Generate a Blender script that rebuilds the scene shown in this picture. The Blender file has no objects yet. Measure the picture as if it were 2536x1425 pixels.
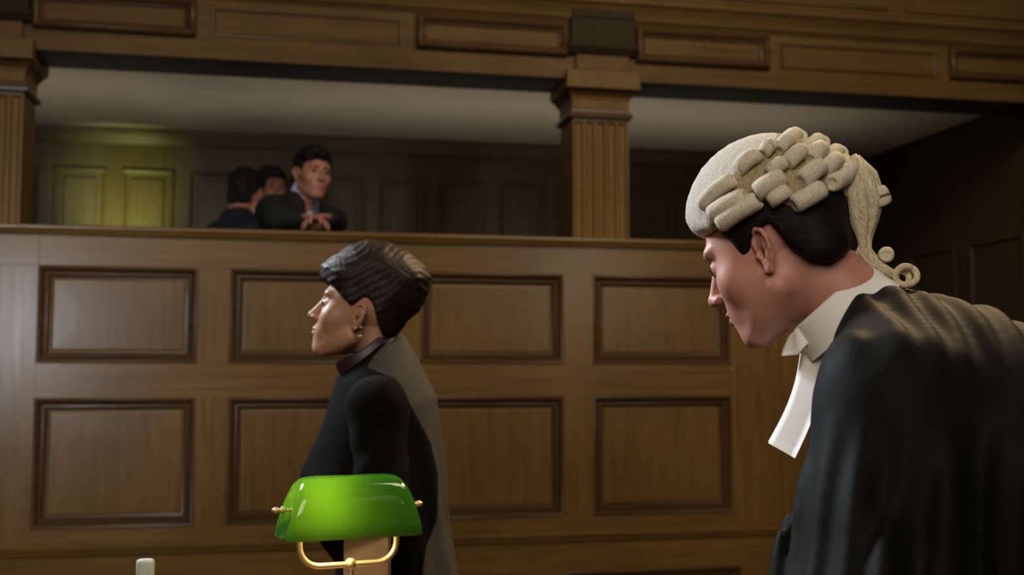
import bpy, math, random
import numpy as np
from mathutils import Vector, Matrix

random.seed(7)
sc = bpy.context.scene
col = sc.collection
V3 = lambda *a: np.array(a, dtype=np.float64)

# ------------------------------------------------------------------ materials
def new_mat(name):
    m = bpy.data.materials.new(name)
    m.use_nodes = True
    nt = m.node_tree
    return m, nt, nt.nodes['Principled BSDF']

def simple(name, color, rough=.6, metal=0., spec=.5, sheen=0., coat=0., noise=0., nscale=40., bump=0., bscale=200., sss=0.):
    m, nt, b = new_mat(name)
    b.inputs['Base Color'].default_value = (*color, 1)
    b.inputs['Roughness'].default_value = rough
    b.inputs['Metallic'].default_value = metal
    b.inputs['Specular IOR Level'].default_value = spec
    b.inputs['Sheen Weight'].default_value = sheen
    b.inputs['Coat Weight'].default_value = coat
    if sss:
        b.inputs['Subsurface Weight'].default_value = sss
        b.inputs['Subsurface Radius'].default_value = (.01, .004, .002)
        b.inputs['Subsurface Scale'].default_value = .6
    tc = nt.nodes.new('ShaderNodeTexCoord')
    if noise:
        n = nt.nodes.new('ShaderNodeTexNoise'); n.inputs['Scale'].default_value = nscale; n.inputs['Detail'].default_value = 4
        nt.links.new(tc.outputs['Object'], n.inputs['Vector'])
        r = nt.nodes.new('ShaderNodeValToRGB')
        r.color_ramp.elements[0].position = .3; r.color_ramp.elements[1].position = .7
        r.color_ramp.elements[0].color = (*[c * (1 - noise) for c in color], 1)
        r.color_ramp.elements[1].color = (*[min(1, c * (1 + noise)) for c in color], 1)
        nt.links.new(n.outputs['Fac'], r.inputs['Fac']); nt.links.new(r.outputs['Color'], b.inputs['Base Color'])
    if bump:
        n2 = nt.nodes.new('ShaderNodeTexNoise'); n2.inputs['Scale'].default_value = bscale; n2.inputs['Detail'].default_value = 5
        nt.links.new(tc.outputs['Object'], n2.inputs['Vector'])
        bp = nt.nodes.new('ShaderNodeBump'); bp.inputs['Strength'].default_value = bump; bp.inputs['Distance'].default_value = .002
        nt.links.new(n2.outputs['Fac'], bp.inputs['Height']); nt.links.new(bp.outputs['Normal'], b.inputs['Normal'])
    return m

def wood(name, dark, light, grain='Z', rough=.32, offset=0., spec=.2):
    m, nt, b = new_mat(name)
    tc = nt.nodes.new('ShaderNodeTexCoord')
    mp = nt.nodes.new('ShaderNodeMapping')
    s = {'Z': (26, 26, 1.3), 'X': (1.3, 26, 26)}[grain]
    mp.inputs['Scale'].default_value = s
    mp.inputs['Location'].default_value = (offset, offset * .7, offset * 1.3)
    nt.links.new(tc.outputs['Object'], mp.inputs['Vector'])
    n = nt.nodes.new('ShaderNodeTexNoise'); n.inputs['Scale'].default_value = 1.6; n.inputs['Detail'].default_value = 6; n.inputs['Roughness'].default_value = .6
    n.inputs['Distortion'].default_value = .8
    nt.links.new(mp.outputs['Vector'], n.inputs['Vector'])
    big = nt.nodes.new('ShaderNodeTexNoise'); big.inputs['Scale'].default_value = 1.7; big.inputs['Detail'].default_value = 3
    nt.links.new(tc.outputs['Object'], big.inputs['Vector'])
    mix = nt.nodes.new('ShaderNodeMath'); mix.operation = 'MULTIPLY_ADD'; mix.inputs[1].default_value = .55
    sc2 = nt.nodes.new('ShaderNodeMath'); sc2.operation = 'MULTIPLY'; sc2.inputs[1].default_value = .45
    nt.links.new(big.outputs['Fac'], sc2.inputs[0])
    nt.links.new(n.outputs['Fac'], mix.inputs[0]); nt.links.new(sc2.outputs[0], mix.inputs[2])
    r = nt.nodes.new('ShaderNodeValToRGB')
    r.color_ramp.elements[0].position = .33; r.color_ramp.elements[0].color = (*dark, 1)
    r.color_ramp.elements[1].position = .68; r.color_ramp.elements[1].color = (*light, 1)
    nt.links.new(mix.outputs[0], r.inputs['Fac']); nt.links.new(r.outputs['Color'], b.inputs['Base Color'])
    b.inputs['Roughness'].default_value = rough
    b.inputs['Specular IOR Level'].default_value = spec
    rr = nt.nodes.new('ShaderNodeMath'); rr.operation = 'MULTIPLY_ADD'; rr.inputs[1].default_value = .16; rr.inputs[2].default_value = rough - .08
    nt.links.new(n.outputs['Fac'], rr.inputs[0]); nt.links.new(rr.outputs[0], b.inputs['Roughness'])
    bp = nt.nodes.new('ShaderNodeBump'); bp.inputs['Strength'].default_value = .12; bp.inputs['Distance'].default_value = .001
    nt.links.new(n.outputs['Fac'], bp.inputs['Height']); nt.links.new(bp.outputs['Normal'], b.inputs['Normal'])
    return m

OAK_D, OAK_L = (.096, .050, .0135), (.184, .102, .029)
M_oak_v = wood('oak_upright_grain', OAK_D, OAK_L, 'Z', .30)
M_rail = wood('oak_rail_polished', OAK_D, OAK_L, 'X', .26, 5.5, .6)
M_oak_h = wood('oak_level_grain', OAK_D, OAK_L, 'X', .30, 3.1)
M_field = wood('oak_panel_field', (.090, .048, .0135), (.172, .097, .028), 'Z', .32, 7.7)
M_mould = wood('oak_moulding_stain_shade', (.050, .026, .010), (.095, .051, .020), 'X', .30, 1.9)  # darker than the boards: stain plus recess shade put into the colour
M_darkoak = wood('dark_oak', (.040, .029, .015), (.068, .050, .026), 'Z', .42, 5.3, .1)
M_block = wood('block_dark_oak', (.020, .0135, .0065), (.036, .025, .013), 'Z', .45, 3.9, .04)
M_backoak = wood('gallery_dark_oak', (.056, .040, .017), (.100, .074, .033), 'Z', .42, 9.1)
M_beam = wood('oak_beam', (.074, .042, .016), (.144, .084, .030), 'X', .42, 4.4, .06)
M_col = wood('oak_column', (.100, .055, .0165), (.200, .112, .034), 'Z', .42, 6.6, .1)
M_soffit = simple('soffit_dark', (.03, .032, .026), .7)  # underside of the beam, darker than its faces
M_plaster = simple('plaster', (.50, .45, .36), .85, noise=.06, nscale=2.5)
M_floor = wood('floor_boards', (.08, .045, .02), (.15, .085, .04), 'X', .4, 2.2)
M_hallceil = simple('hall_plaster', (.35, .31, .25), .9)

M_skin_b = simple('skin_ruddy', (.50, .235, .175), .5, sss=.12, noise=.08, nscale=30)
M_skin_w = simple('skin_olive', (.40, .205, .125), .5, sss=.1, noise=.06, nscale=30)
M_skin_g = simple('skin_tan', (.34, .145, .10), .5, sss=.1, noise=.06, nscale=30)
M_lip = simple('lip_skin', (.36, .12, .10), .45)
M_eye = simple('eye_white', (.6, .57, .52), .25)
M_iris = simple('iris', (.03, .018, .01), .2)

def hairmat(name, color, rough, scale, strength=.7, sheen=0., spec=.12, lo=.65):
    m, nt, b = new_mat(name)
    tc = nt.nodes.new('ShaderNodeTexCoord')
    mp = nt.nodes.new('ShaderNodeMapping'); mp.inputs['Scale'].default_value = scale
    nt.links.new(tc.outputs['Object'], mp.inputs['Vector'])
    n = nt.nodes.new('ShaderNodeTexNoise'); n.inputs['Scale'].default_value = 1; n.inputs['Detail'].default_value = 5; n.inputs['Distortion'].default_value = 1.2
    nt.links.new(mp.outputs['Vector'], n.inputs['Vector'])
    r = nt.nodes.new('ShaderNodeValToRGB')
    r.color_ramp.elements[0].position = .3; r.color_ramp.elements[1].position = .7
    r.color_ramp.elements[0].color = (*[c * lo for c in color], 1); r.color_ramp.elements[1].color = (*[c * (1.85 - lo) for c in color], 1)
    nt.links.new(n.outputs['Fac'], r.inputs['Fac']); nt.links.new(r.outputs['Color'], b.inputs['Base Color'])
    b.inputs['Roughness'].default_value = rough
    b.inputs['Sheen Weight'].default_value = sheen
    b.inputs['Specular IOR Level'].default_value = spec
    bp = nt.nodes.new('ShaderNodeBump'); bp.inputs['Strength'].default_value = strength; bp.inputs['Distance'].default_value = .002
    nt.links.new(n.outputs['Fac'], bp.inputs['Height']); nt.links.new(bp.outputs['Normal'], b.inputs['Normal'])
    return m
M_hair_b = hairmat('hair_dark_brown', (.009, .0065, .004), .6, (60, 60, 200))
M_hair_w = hairmat('hair_chestnut', (.014, .0075, .0040), .50, (160, 160, 40), .7, 0., .2)
M_hair_g = hairmat('hair_black', (.008, .008, .008), .6, (120, 120, 40))
M_wig = hairmat('horsehair_cream', (.76, .69, .54), .75, (420, 420, 300), .9, .1, .12, .74)
M_wig_tail = hairmat('horsehair_tail', (.66, .58, .40), .75, (300, 300, 90), 1., .1, .12, .62)
M_wig_crown = hairmat('horsehair_frizz', (.72, .67, .58), .85, (420, 420, 420), 1., .2, .12, .76)
M_wig_base = hairmat('horsehair_netting_shadow', (.40, .32, .17), .85, (300, 300, 300), 1.)  # netting brown, with the shadows between the curls put into it

M_gown = simple('black_gown_stuff', (.0038, .0042, .0038), .7, spec=.12, bump=.15, bscale=260)
M_gownsilk = simple('black_gown_silk', (.010, .0105, .011), .40, spec=.35, bump=.1, bscale=200)
M_white = simple('white_linen', (.86, .84, .81), .8, bump=.1, bscale=300)
M_coat_black = simple('black_wool', (.0045, .0045, .0042), .9, spec=.06, bump=.2, bscale=300)
M_coat_grey = simple('grey_wool', (.050, .048, .043), .85, spec=.25, noise=.15, nscale=160, bump=.25, bscale=260)
M_purple = simple('purple_silk', (.042, .016, .028), .45, noise=.5, nscale=22)
M_gold = simple('gold', (.75, .50, .22), .25, metal=1.)
M_suit = simple('dark_suit', (.010, .0115, .011), .8, spec=.2)
M_navy = simple('navy_wool', (.011, .014, .019), .8, spec=.2)
M_shirt = simple('pale_blue_shirt', (.52, .55, .72), .7)
M_tie = simple('navy_tie', (.03, .03, .07), .5)
M_shoe = simple('black_leather', (.012, .011, .010), .3)
M_trouser = simple('dark_trousers', (.012, .012, .013), .8)
M_brass = simple('polished_brass', (.93, .74, .42), .5, metal=1.)
M_desk = wood('desk_oak', (.07, .035, .014), (.14, .07, .028), 'X', .3, 8.8)
M_file = simple('brown_card', (.075, .045, .025), .7, noise=.08, nscale=30)
M_cap = simple('cap_plastic', (.62, .68, .60), .4)

# ------------------------------------------------------------------ objects
def obj(name, verts, faces, mats, parent=None, base=(0, 0, 0), fmat=None, smooth=False, label=None):
    """one mesh object; verts are world positions, base is the thing's foot point"""
    me = bpy.data.meshes.new(name)
    b = np.asarray(base, dtype=np.float64)
    vv = (np.asarray(verts, dtype=np.float64) - b)
    me.from_pydata([tuple(v) for v in vv.tolist()], [], [tuple(f) for f in (faces.tolist() if hasattr(faces, 'tolist') else faces)])
    if not isinstance(mats, (list, tuple)): mats = [mats]
    for m in mats: me.materials.append(m)
    if fmat is not None:
        me.polygons.foreach_set('material_index', np.asarray(fmat, dtype=np.int32))
    if smooth:
        me.polygons.foreach_set('use_smooth', np.ones(len(me.polygons), dtype=bool))
    me.update()
    o = bpy.data.objects.new(name, me)
    col.objects.link(o)
    if parent is not None: o.parent = parent
    else: o.location = tuple(b)
    if label: o['label'] = label
    return o

def tag(o, label=None, cat=None, group=None, kind=None):
    if label: o['label'] = label
    if cat: o['category'] = cat
    if group: o['group'] = group
    if kind: o['kind'] = kind
    return o

class MB:
    """collects boxes, prisms and tubes into one mesh"""
    def __init__(s): s.v = []; s.f = []; s.m = []; s.cur = 0
    def add(s, v, f, m=None):
        b = len(s.v); s.v += [tuple(map(float, x)) for x in v]
        s.f += [tuple(b + i for i in q) for q in f]; s.m += [s.cur if m is None else m] * len(f)
    def box(s, a, b, m=None, bev=0.):
        x0, y0, z0 = a; x1, y1, z1 = b
        if bev <= 0:
            v = [(x0, y0, z0), (x1, y0, z0), (x1, y1, z0), (x0, y1, z0), (x0, y0, z1), (x1, y0, z1), (x1, y1, z1), (x0, y1, z1)]
            s.add(v, [(0, 3, 2, 1), (4, 5, 6, 7), (0, 1, 5, 4), (1, 2, 6, 5), (2, 3, 7, 6), (3, 0, 4, 7)], m)
        else:
            import bmesh
            bm = bmesh.new(); bmesh.ops.create_cube(bm, size=1)
            for v in bm.verts:
                v.co = ((x0 + x1) / 2 + v.co.x * (x1 - x0), (y0 + y1) / 2 + v.co.y * (y1 - y0), (z0 + z1) / 2 + v.co.z * (z1 - z0))
            bmesh.ops.bevel(bm, geom=list(bm.edges), offset=bev, segments=2, affect='EDGES', profile=.5)
            bm.verts.index_update()
            s.add([v.co[:] for v in bm.verts], [tuple(v.index for v in f.verts) for f in bm.faces], m)
            bm.free()
    def rings(s, rings, close=True, caps=True, m=None):
        n = len(rings[0]); v = [p for r in rings for p in r]; f = []
        for i in range(len(rings) - 1):
            for j in range(n if close else n - 1):
                k = (j + 1) % n
                f.append((i * n + j, i * n + k, (i + 1) * n + k, (i + 1) * n + j))
        if caps:
            f.append(tuple(reversed(range(n)))); f.append(tuple(range((len(rings) - 1) * n, len(rings) * n)))
        s.add(v, f, m)
    def tube(s, pts, rad, n=12, m=None, caps=True, flat=1., up=None):
        pts = [np.asarray(p, float) for p in pts]
        rad = rad if hasattr(rad, '__len__') else [rad] * len(pts)
        rings = []; ref = np.asarray(up, float) if up is not None else None
        for i, p in enumerate(pts):
            t = pts[min(i + 1, len(pts) - 1)] - pts[max(i - 1, 0)]; t /= np.linalg.norm(t) + 1e-12
            if ref is None:
                ref = np.array((0, 0, 1.)) if abs(t[2]) < .9 else np.array((1., 0, 0))
            u = ref - t * ref.dot(t); u /= np.linalg.norm(u) + 1e-12; w = np.cross(t, u); ref = u
            rings.append([tuple(p + rad[i] * (math.cos(a) * u * flat + math.sin(a) * w)) for a in [2 * math.pi * k / n for k in range(n)]])
        s.rings(rings, True, caps, m)
    def lathe(s, c, prof, n=32, m=None, axis=(0, 0, 1)):
        ax = np.asarray(axis, float); ax /= np.linalg.norm(ax)
        u = np.cross(ax, (0, 1, 0) if abs(ax[1]) < .9 else (1, 0, 0)); u /= np.linalg.norm(u); w = np.cross(ax, u)
        c = np.asarray(c, float)
        s.rings([[tuple(c + ax * z + r * (math.cos(a) * u + math.sin(a) * w)) for a in [2 * math.pi * k / n for k in range(n)]] for r, z in prof], True, True, m)
    def frame_ring(s, x0, x1, z0, z1, prof, y=0., m=None):
        """mitred moulding round a rectangle in an XZ plane: prof = (inset, depth) pairs"""
        rings = []
        for d, dy in prof:
            rings.append([(x0 + d, y + dy, z0 + d), (x1 - d, y + dy, z0 + d), (x1 - d, y + dy, z1 - d), (x0 + d, y + dy, z1 - d)])
        s.rings(rings, True, False, m)
    def sweep_x(s, x0, x1, prof, m=None):
        n = len(prof)
        s.rings([[(x0, y, z) for y, z in prof], [(x1, y, z) for y, z in prof]], True, True, m)
    def build(s, name, mats, parent=None, base=(0, 0, 0), smooth=False, label=None):
        return obj(name, s.v, s.f, mats, parent, base, s.m, smooth, label)

def autosmooth(o, angle=35):
    import bmesh
    me = o.data
    me.polygons.foreach_set('use_smooth', np.ones(len(me.polygons), dtype=bool))
    bm = bmesh.new(); bm.from_mesh(me)
    lim = math.radians(angle)
    for e in bm.edges:
        if len(e.link_faces) == 2 and e.calc_face_angle(0) > lim: e.smooth = False
    bm.to_mesh(me); bm.free()
    return o

# ------------------------------------------------------------------ the hall
FLOOR_Z = 0.0
GAL_Z = .72
m = MB(); m.box((-6, -9, -.1), (8, 2.6, 0)); tag(m.build('floor', M_floor), kind='structure')
m = MB(); m.box((-5.2, .15, GAL_Z - .1), (3.95, 2.13, GAL_Z)); tag(m.build('floor_gallery', M_floor), kind='structure')
m = MB(); m.box((-5.2, .30, 2.85), (3.95, 2.13, 2.95)); tag(m.build('ceiling', M_plaster), kind='structure')

# gallery front: panelled oak wall with a rail
XE = 2.31
PX = [(-2.60, -1.94), (-1.80, -1.135), (-1.0, -.355), (-.22, .465), (.605, 1.257), (1.396, 2.066)]
ZU, ZL = (1.40, 1.81), (.715, 1.255)
PX = [PX[0]] + [(-1.80 - .02, -1.155)] + PX[2:]
wf = MB()
wf.box((-5.2, .045, 0), (XE, .15, 1.94), 0)                       # core behind the boards
def boards(lo, hi, orient): wf.box((lo[0], 0, lo[1]), (hi[0], .046, hi[1]), 1 if orient == 'h' else 0, bev=.0012)
boards((-5.2, 1.81), (-1.0, 1.94), 'h'); boards((-1.0, 1.81), (2.066, 1.94), 'h')
boards((-1.0, 1.255), (2.066, 1.40), 'h'); boards((-1.0, .615), (2.066, .715), 'h')
boards((-1.82, 1.255), (-1.155, 1.40), 'h'); boards((-1.82, .615), (-1.155, .715), 'h')
boards((-5.2, .615), (-1.82, 1.81), 'v')
boards((-1.155, .615), (-1.0, 1.81), 'v')
for i in range(2, 5):
    for z in (ZU, ZL): boards((PX[i][1], z[0]), (PX[i + 1][0], z[1]), 'v')
boards((2.066, .615), (XE, 1.94), 'v')
# plinth zone under the dado moulding
boards((-5.2, .47), (XE, .60), 'h'); boards((-5.2, 0), (XE, .14), 'h')
PLX = [(-1.0, -.1), (.13, 1.02), (1.26, 2.10)]
for a, b in ((-5.2, -1.0), (-.1, .13), (1.02, 1.26), (2.10, XE)): boards((a, .14), (b, .47), 'v')
wall = wf.build('wall_front', [M_oak_v, M_oak_h]); tag(wall, kind='structure')
rm = MB()
rm.sweep_x(-5.2, XE + .02, [(-.012, 1.935), (-.020, 1.942), (-.022, 1.951), (-.030, 1.957), (-.036, 1.966), (-.034, 1.974), (-.026, 1.979), (.16, 1.979), (.17, 1.972), (.17, 1.955), (.15, 1.935)])
autosmooth(rm.build('rail', M_rail, wall), 50)
dm = MB()
dm.sweep_x(-5.2, XE + .008, [(.01, .596), (-.004, .600), (-.010, .612), (-.012, .622), (-.020, .630), (-.022, .637), (-.016, .643), (-.003, .646), (.01, .648)])
autosmooth(dm.build('dado_moulding', M_rail, wall), 50)
PROF = [(0, 0), (.001, -.004), (.006, -.0065), (.012, -.004), (.016, .004), (.021, .015), (.027, .019), (.031, .014), (.036, .013), (.040, .018), (.044, .031), (.052, .033)]
def wall_panel(x0, x1, z0, z1):
    f = MB()
    f.frame_ring(x0 + .05, x1 - .05, z0 + .05, z1 - .05, [(0, .036), (.004, .031), (.012, .029), (.10, .028)])
    f.add([(x0 + .15, .028, z0 + .15), (x1 - .15, .028, z0 + .15), (x1 - .15, .028, z1 - .15), (x0 + .15, .028, z1 - .15)], [(0, 1, 2, 3)])
    p = f.build('panel', M_field, wall)
    k = MB(); k.frame_ring(x0, x1, z0, z1, PROF)
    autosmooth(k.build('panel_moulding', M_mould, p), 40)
for i in range(1, 6):
    for z in (ZU, ZL): wall_panel(PX[i][0], PX[i][1], z[0], z[1])
for a, b in PLX: wall_panel(a, b, .14, .47)

k = MB(); k.box((XE + .002, .085, 0), (3.95, .14, 1.60), bev=.004); g_ = k.build('side_gate', M_oak_v, wall)
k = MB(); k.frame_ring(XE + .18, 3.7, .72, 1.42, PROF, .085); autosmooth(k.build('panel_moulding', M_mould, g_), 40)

for sx, sz in ((2.073, 1.378), (2.285, .622)):
    k = MB(); k.lathe((sx, -.002 if sz > 1 else -.022, sz), [(.0045, 0), (.0042, .002), (.0028, .0038), (.0008, .0045)], 16, axis=(0, -1, 0)); k.build('brass_stud', M_brass, wall, smooth=True)
# gallery back wall with tall panels and a cornice
wb = MB(); wb.box((-5.2, 2.13, GAL_Z), (3.95, 2.25, 2.95)); 
backwall = wb.build('wall_back', M_backoak); tag(backwall, kind='structure')
BP = [(.0, 0), (.012, -.012), (.02, -.012), (.03, .0), (.036, -.002), (.04, -.0)]
x = -1.354 - 4 * .388
while x < 3.6:
    k = MB(); k.frame_ring(x, x + .302, 1.25, 2.60, [(0, 0), (0, -.014), (.010, -.018), (.020, -.014), (.030, -.002), (.034, -.001)], 2.13)
    p = k.build('panel', M_backoak, backwall)
    q = MB(); q.box((x + .055, 2.118, 1.305), (x + .247, 2.131, 2.545), bev=.008); q.build('panel_field', M_backoak, p)
    x += .388
k = MB(); k.sweep_x(-5.2, 3.95, [(2.131, 2.75), (2.122, 2.755), (2.115, 2.77), (2.10, 2.80), (2.085, 2.822), (2.08, 2.849), (2.131, 2.849)])
autosmooth(k.build('cornice', M_backoak, backwall), 50)

# right end wall of the gallery, dark panelling
wr = MB(); wr.box((3.95, -1.2, 0), (4.1, 2.25, 2.95)); rw = wr.build('wall_right', M_darkoak); tag(rw, kind='structure')
for y0, y1 in ((1.075, 1.57), (.42, .93)):
    k = MB()
    for zz0, zz1 in ((.3, 2.12),):
        rings = []
        for d, dx in [(0, 0), (0, -.012), (.012, -.016), (.022, -.010), (.03, 0)]:
            rings.append([(3.95 + dx, y0 + d, zz0 + d), (3.95 + dx, y0 + d, zz1 - d), (3.95 + dx, y1 - d, zz1 - d), (3.95 + dx, y1 - d, zz0 + d)])
        k.rings(rings, True, False)
    k.build('panel', M_darkoak, rw)

# entablature over the gallery
BX0, BX1 = -5.2, 5.2
bm_ = MB()
bm_.box((BX0, .03, 2.735), (BX1, .32, 3.02), 0)
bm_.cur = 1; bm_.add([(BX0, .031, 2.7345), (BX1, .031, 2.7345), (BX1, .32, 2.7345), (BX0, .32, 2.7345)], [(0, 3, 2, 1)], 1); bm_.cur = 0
bm_.box((BX0, .05, 3.02), (BX1, .32, 3.9), 0)
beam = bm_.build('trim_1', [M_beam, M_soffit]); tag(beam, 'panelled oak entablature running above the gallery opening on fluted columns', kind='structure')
k = MB(); k.sweep_x(BX0, BX1, [(.05, 2.998), (.026, 3.0), (.018, 3.012), (.004, 3.02), (.0, 3.045), (-.022, 3.066), (-.030, 3.080), (-.042, 3.084), (-.046, 3.100), (-.040, 3.112), (-.018, 3.120), (.0, 3.132), (.05, 3.136)])
autosmooth(k.build('cornice', M_beam, beam), 45)
BOL = [(0, .002), (0, -.026), (.006, -.036), (.017, -.040), (.027, -.034), (.034, -.014), (.039, -.012), (.044, -.004), (.050, .002)]
def bol_panel(x0, x1, z0, z1):
    f = MB(); f.add([(x0 + .04, .0285, z0 + .04), (x1 - .04, .0285, z0 + .04), (x1 - .04, .0285, z1 - .04), (x0 + .04, .0285, z1 - .04)], [(0, 1, 2, 3)])
    p = f.build('panel', M_beam, beam)
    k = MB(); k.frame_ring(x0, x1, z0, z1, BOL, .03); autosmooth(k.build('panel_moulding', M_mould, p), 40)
def flat_panel(x0, x1, z0, z1):
    k = MB(); k.frame_ring(x0, x1, z0, z1, [(0, .001), (.003, -.006), (.010, -.007), (.016, -.003), (.019, .001)], .03)
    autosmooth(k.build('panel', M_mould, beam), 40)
for sh in (-2.68, 0., 2.68):
    bol_panel(-1.06 + sh, -.39 + sh, 2.826, 3.08 if False else 2.992)
    flat_panel(-.325 + sh, .515 + sh, 2.835, 2.966)
    bol_panel(.58 + sh, 1.285 + sh, 2.84 - .006, 2.992)
# attic panelling above the cornice
for sh in (-2.68, -1.34, 0., 1.34, 2.68):
    k = MB(); k.frame_ring(.36 + sh, 1.64 + sh - .03, 3.165, 3.6, [(0, .0), (.003, -.012), (.014, -.016), (.024, -.008), (.03, 0)], .05)
    autosmooth(k.build('attic_panel', M_beam, beam), 40)
# column blocks
for cx in (-1.2265, 1.4535, 4.1335):
    k = MB()
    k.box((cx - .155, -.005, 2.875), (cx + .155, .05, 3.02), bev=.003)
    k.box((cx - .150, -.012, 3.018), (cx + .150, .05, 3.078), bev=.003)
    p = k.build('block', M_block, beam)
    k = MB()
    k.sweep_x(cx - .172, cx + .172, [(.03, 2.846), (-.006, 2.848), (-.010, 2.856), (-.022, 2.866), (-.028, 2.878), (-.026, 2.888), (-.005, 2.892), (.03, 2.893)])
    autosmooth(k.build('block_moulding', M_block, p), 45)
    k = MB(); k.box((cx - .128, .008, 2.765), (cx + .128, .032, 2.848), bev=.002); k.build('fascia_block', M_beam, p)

# fluted columns
def column(x0, label):
    base = (x0 + .135, .17, 1.979)
    w, dpt = .270, .24
    # plan outline with flutes on front and both sides
    def side(p, q, nfl, wf_, dep):
        p = np.array(p); q = np.array(q); L = np.linalg.norm(q - p); t = (q - p) / L; nrm = np.array((t[1], -t[0]))  # outward for ccw
        out = [tuple(p)]; pitch = L / (nfl + .12)
        s0 = (L - pitch * nfl) / 2
        for i in range(nfl):
            c = s0 + pitch * (i + .5)
            for kk in range(9):
                a = math.pi * kk / 8
                out.append(tuple(p + t * (c - wf_ / 2 * math.cos(a)) - nrm * dep * math.sin(a)))
        return out
    y0, y1 = .05, .05 + dpt
    c = [(x0, y0), (x0 + w, y0), (x0 + w, y1), (x0, y1)]
    plan = side(c[0], c[1], 5, .040, .017) + side(c[1], c[2], 4, .036, .014) + [c[2], c[3]] + []
    plan = side(c[0], c[1], 5, .040, .017) + [c[1], c[2], c[3]]
    rect = []
    b = MB()
    b.rings([[(x_, y_, z_) for x_, y_ in plan] for z_ in (1.979, 2.535)], True, True)
    s_ = b.build('column', M_col, None, base)
    autosmooth(s_, 30)
    def stack(levels, name, mat):
        k = MB(); rr = []
        for z_, o_ in levels:
            rr.append([(x0 - o_, y0 - o_, z_), (x0 + w + o_, y0 - o_, z_), (x0 + w + o_, y1 + o_, z_), (x0 - o_, y1 + o_, z_)])
        k.rings(rr); return autosmooth(k.build(name, mat, s_, base), 30)
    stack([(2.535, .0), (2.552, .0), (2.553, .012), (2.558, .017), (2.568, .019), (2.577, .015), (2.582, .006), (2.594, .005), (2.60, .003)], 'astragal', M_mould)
    stack([(2.60, .003), (2.640, .004), (2.646, .009), (2.655, .012)], 'neck', M_col)
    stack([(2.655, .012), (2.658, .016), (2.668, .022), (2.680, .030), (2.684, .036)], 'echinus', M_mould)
    stack([(2.684, .036), (2.688, .0415), (2.733, .0425)], 'abacus', M_col)
    k = MB(); k.box((x0 - .042, y0 - .062, 2.684), (x0 + w + .042, y0 - .03, 2.766), bev=.003); k.build('abacus_face', M_col, s_, base)
    # little tongue at the head of each flute
    for i in range(5):
        cxp = x0 + .0165 + (w / 5.12) * (i + .5)
    return tag(s_, label, 'column')
column(1.318, 'fluted wooden column with a full moulded capital, standing left of the wigged person')
column(-1.362, 'fluted wooden column at the far left, partly cut off by the picture edge')

# hall walls out of sight that catch and bounce the light
m = MB(); m.box((-6, -9.2, 0), (8, -9, 6)); tag(m.build('wall_rear', M_darkoak), kind='structure')
m = MB(); m.box((-6.2, -9, 0), (-6, 2.6, 6)); tag(m.build('wall_left', M_darkoak), kind='structure')
m = MB(); m.box((8, -9, 0), (8.2, 2.6, 6)); tag(m.build('wall_east', M_darkoak), kind='structure')
m = MB(); m.box((-6, -9, 6), (8, 2.6, 6.1)); tag(m.build('ceiling_hall', M_hallceil), kind='structure')
m = MB(); m.box((-6, .32, 2.95), (8, .5, 6)); tag(m.build('wall_upper', M_beam), kind='structure')
# ------------------------------------------------------------------ smooth-blend modelling of bodies and clothes
class Frame:
    """local axes: forward, left, up"""
    def __init__(s, o, heading, pitch=0., roll=0.):
        h, p, r = map(math.radians, (heading, pitch, roll))
        f = np.array((math.cos(h), math.sin(h), 0.)); l = np.array((-math.sin(h), math.cos(h), 0.)); u = np.array((0, 0, 1.))
        f, u = f * math.cos(p) - u * math.sin(p), f * math.sin(p) + u * math.cos(p)      # pitch > 0 looks down
        l, u = l * math.cos(r) + u * math.sin(r), u * math.cos(r) - l * math.sin(r)      # roll > 0 lifts the left side
        s.o = np.asarray(o, float); s.R = np.stack([f, l, u], 1)
    def w(s, p): return s.o + s.R @ np.asarray(p, float)
    def d(s, p): return s.R @ np.asarray(p, float)
    def sub(s, p, rx=0, ry=0, rz=0):
        q = Frame.__new__(Frame); q.o = s.w(p)
        m = Matrix.Rotation(math.radians(rz), 3, 'Z') @ Matrix.Rotation(math.radians(ry), 3, 'Y') @ Matrix.Rotation(math.radians(rx), 3, 'X')
        q.R = s.R @ np.array(m); return q
WORLD = Frame((0, 0, 0), 0)

def axis(lo, hi, spans, coarse):
    """grid coordinates, finer inside the given spans (a, b, step)"""
    out = [lo]
    while out[-1] < hi:
        x = out[-1]; h = coarse
        for a, b, s in spans:
            if a - coarse <= x <= b: h = min(h, s)
        out.append(x + h)
    return np.array(out, dtype=np.float32)

def smin(a, b, k):
    if k <= 0: return np.minimum(a, b)
    h = np.clip(.5 + .5 * (b - a) / k, 0, 1)
    return b + (a - b) * h - k * h * (1 - h)

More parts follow.
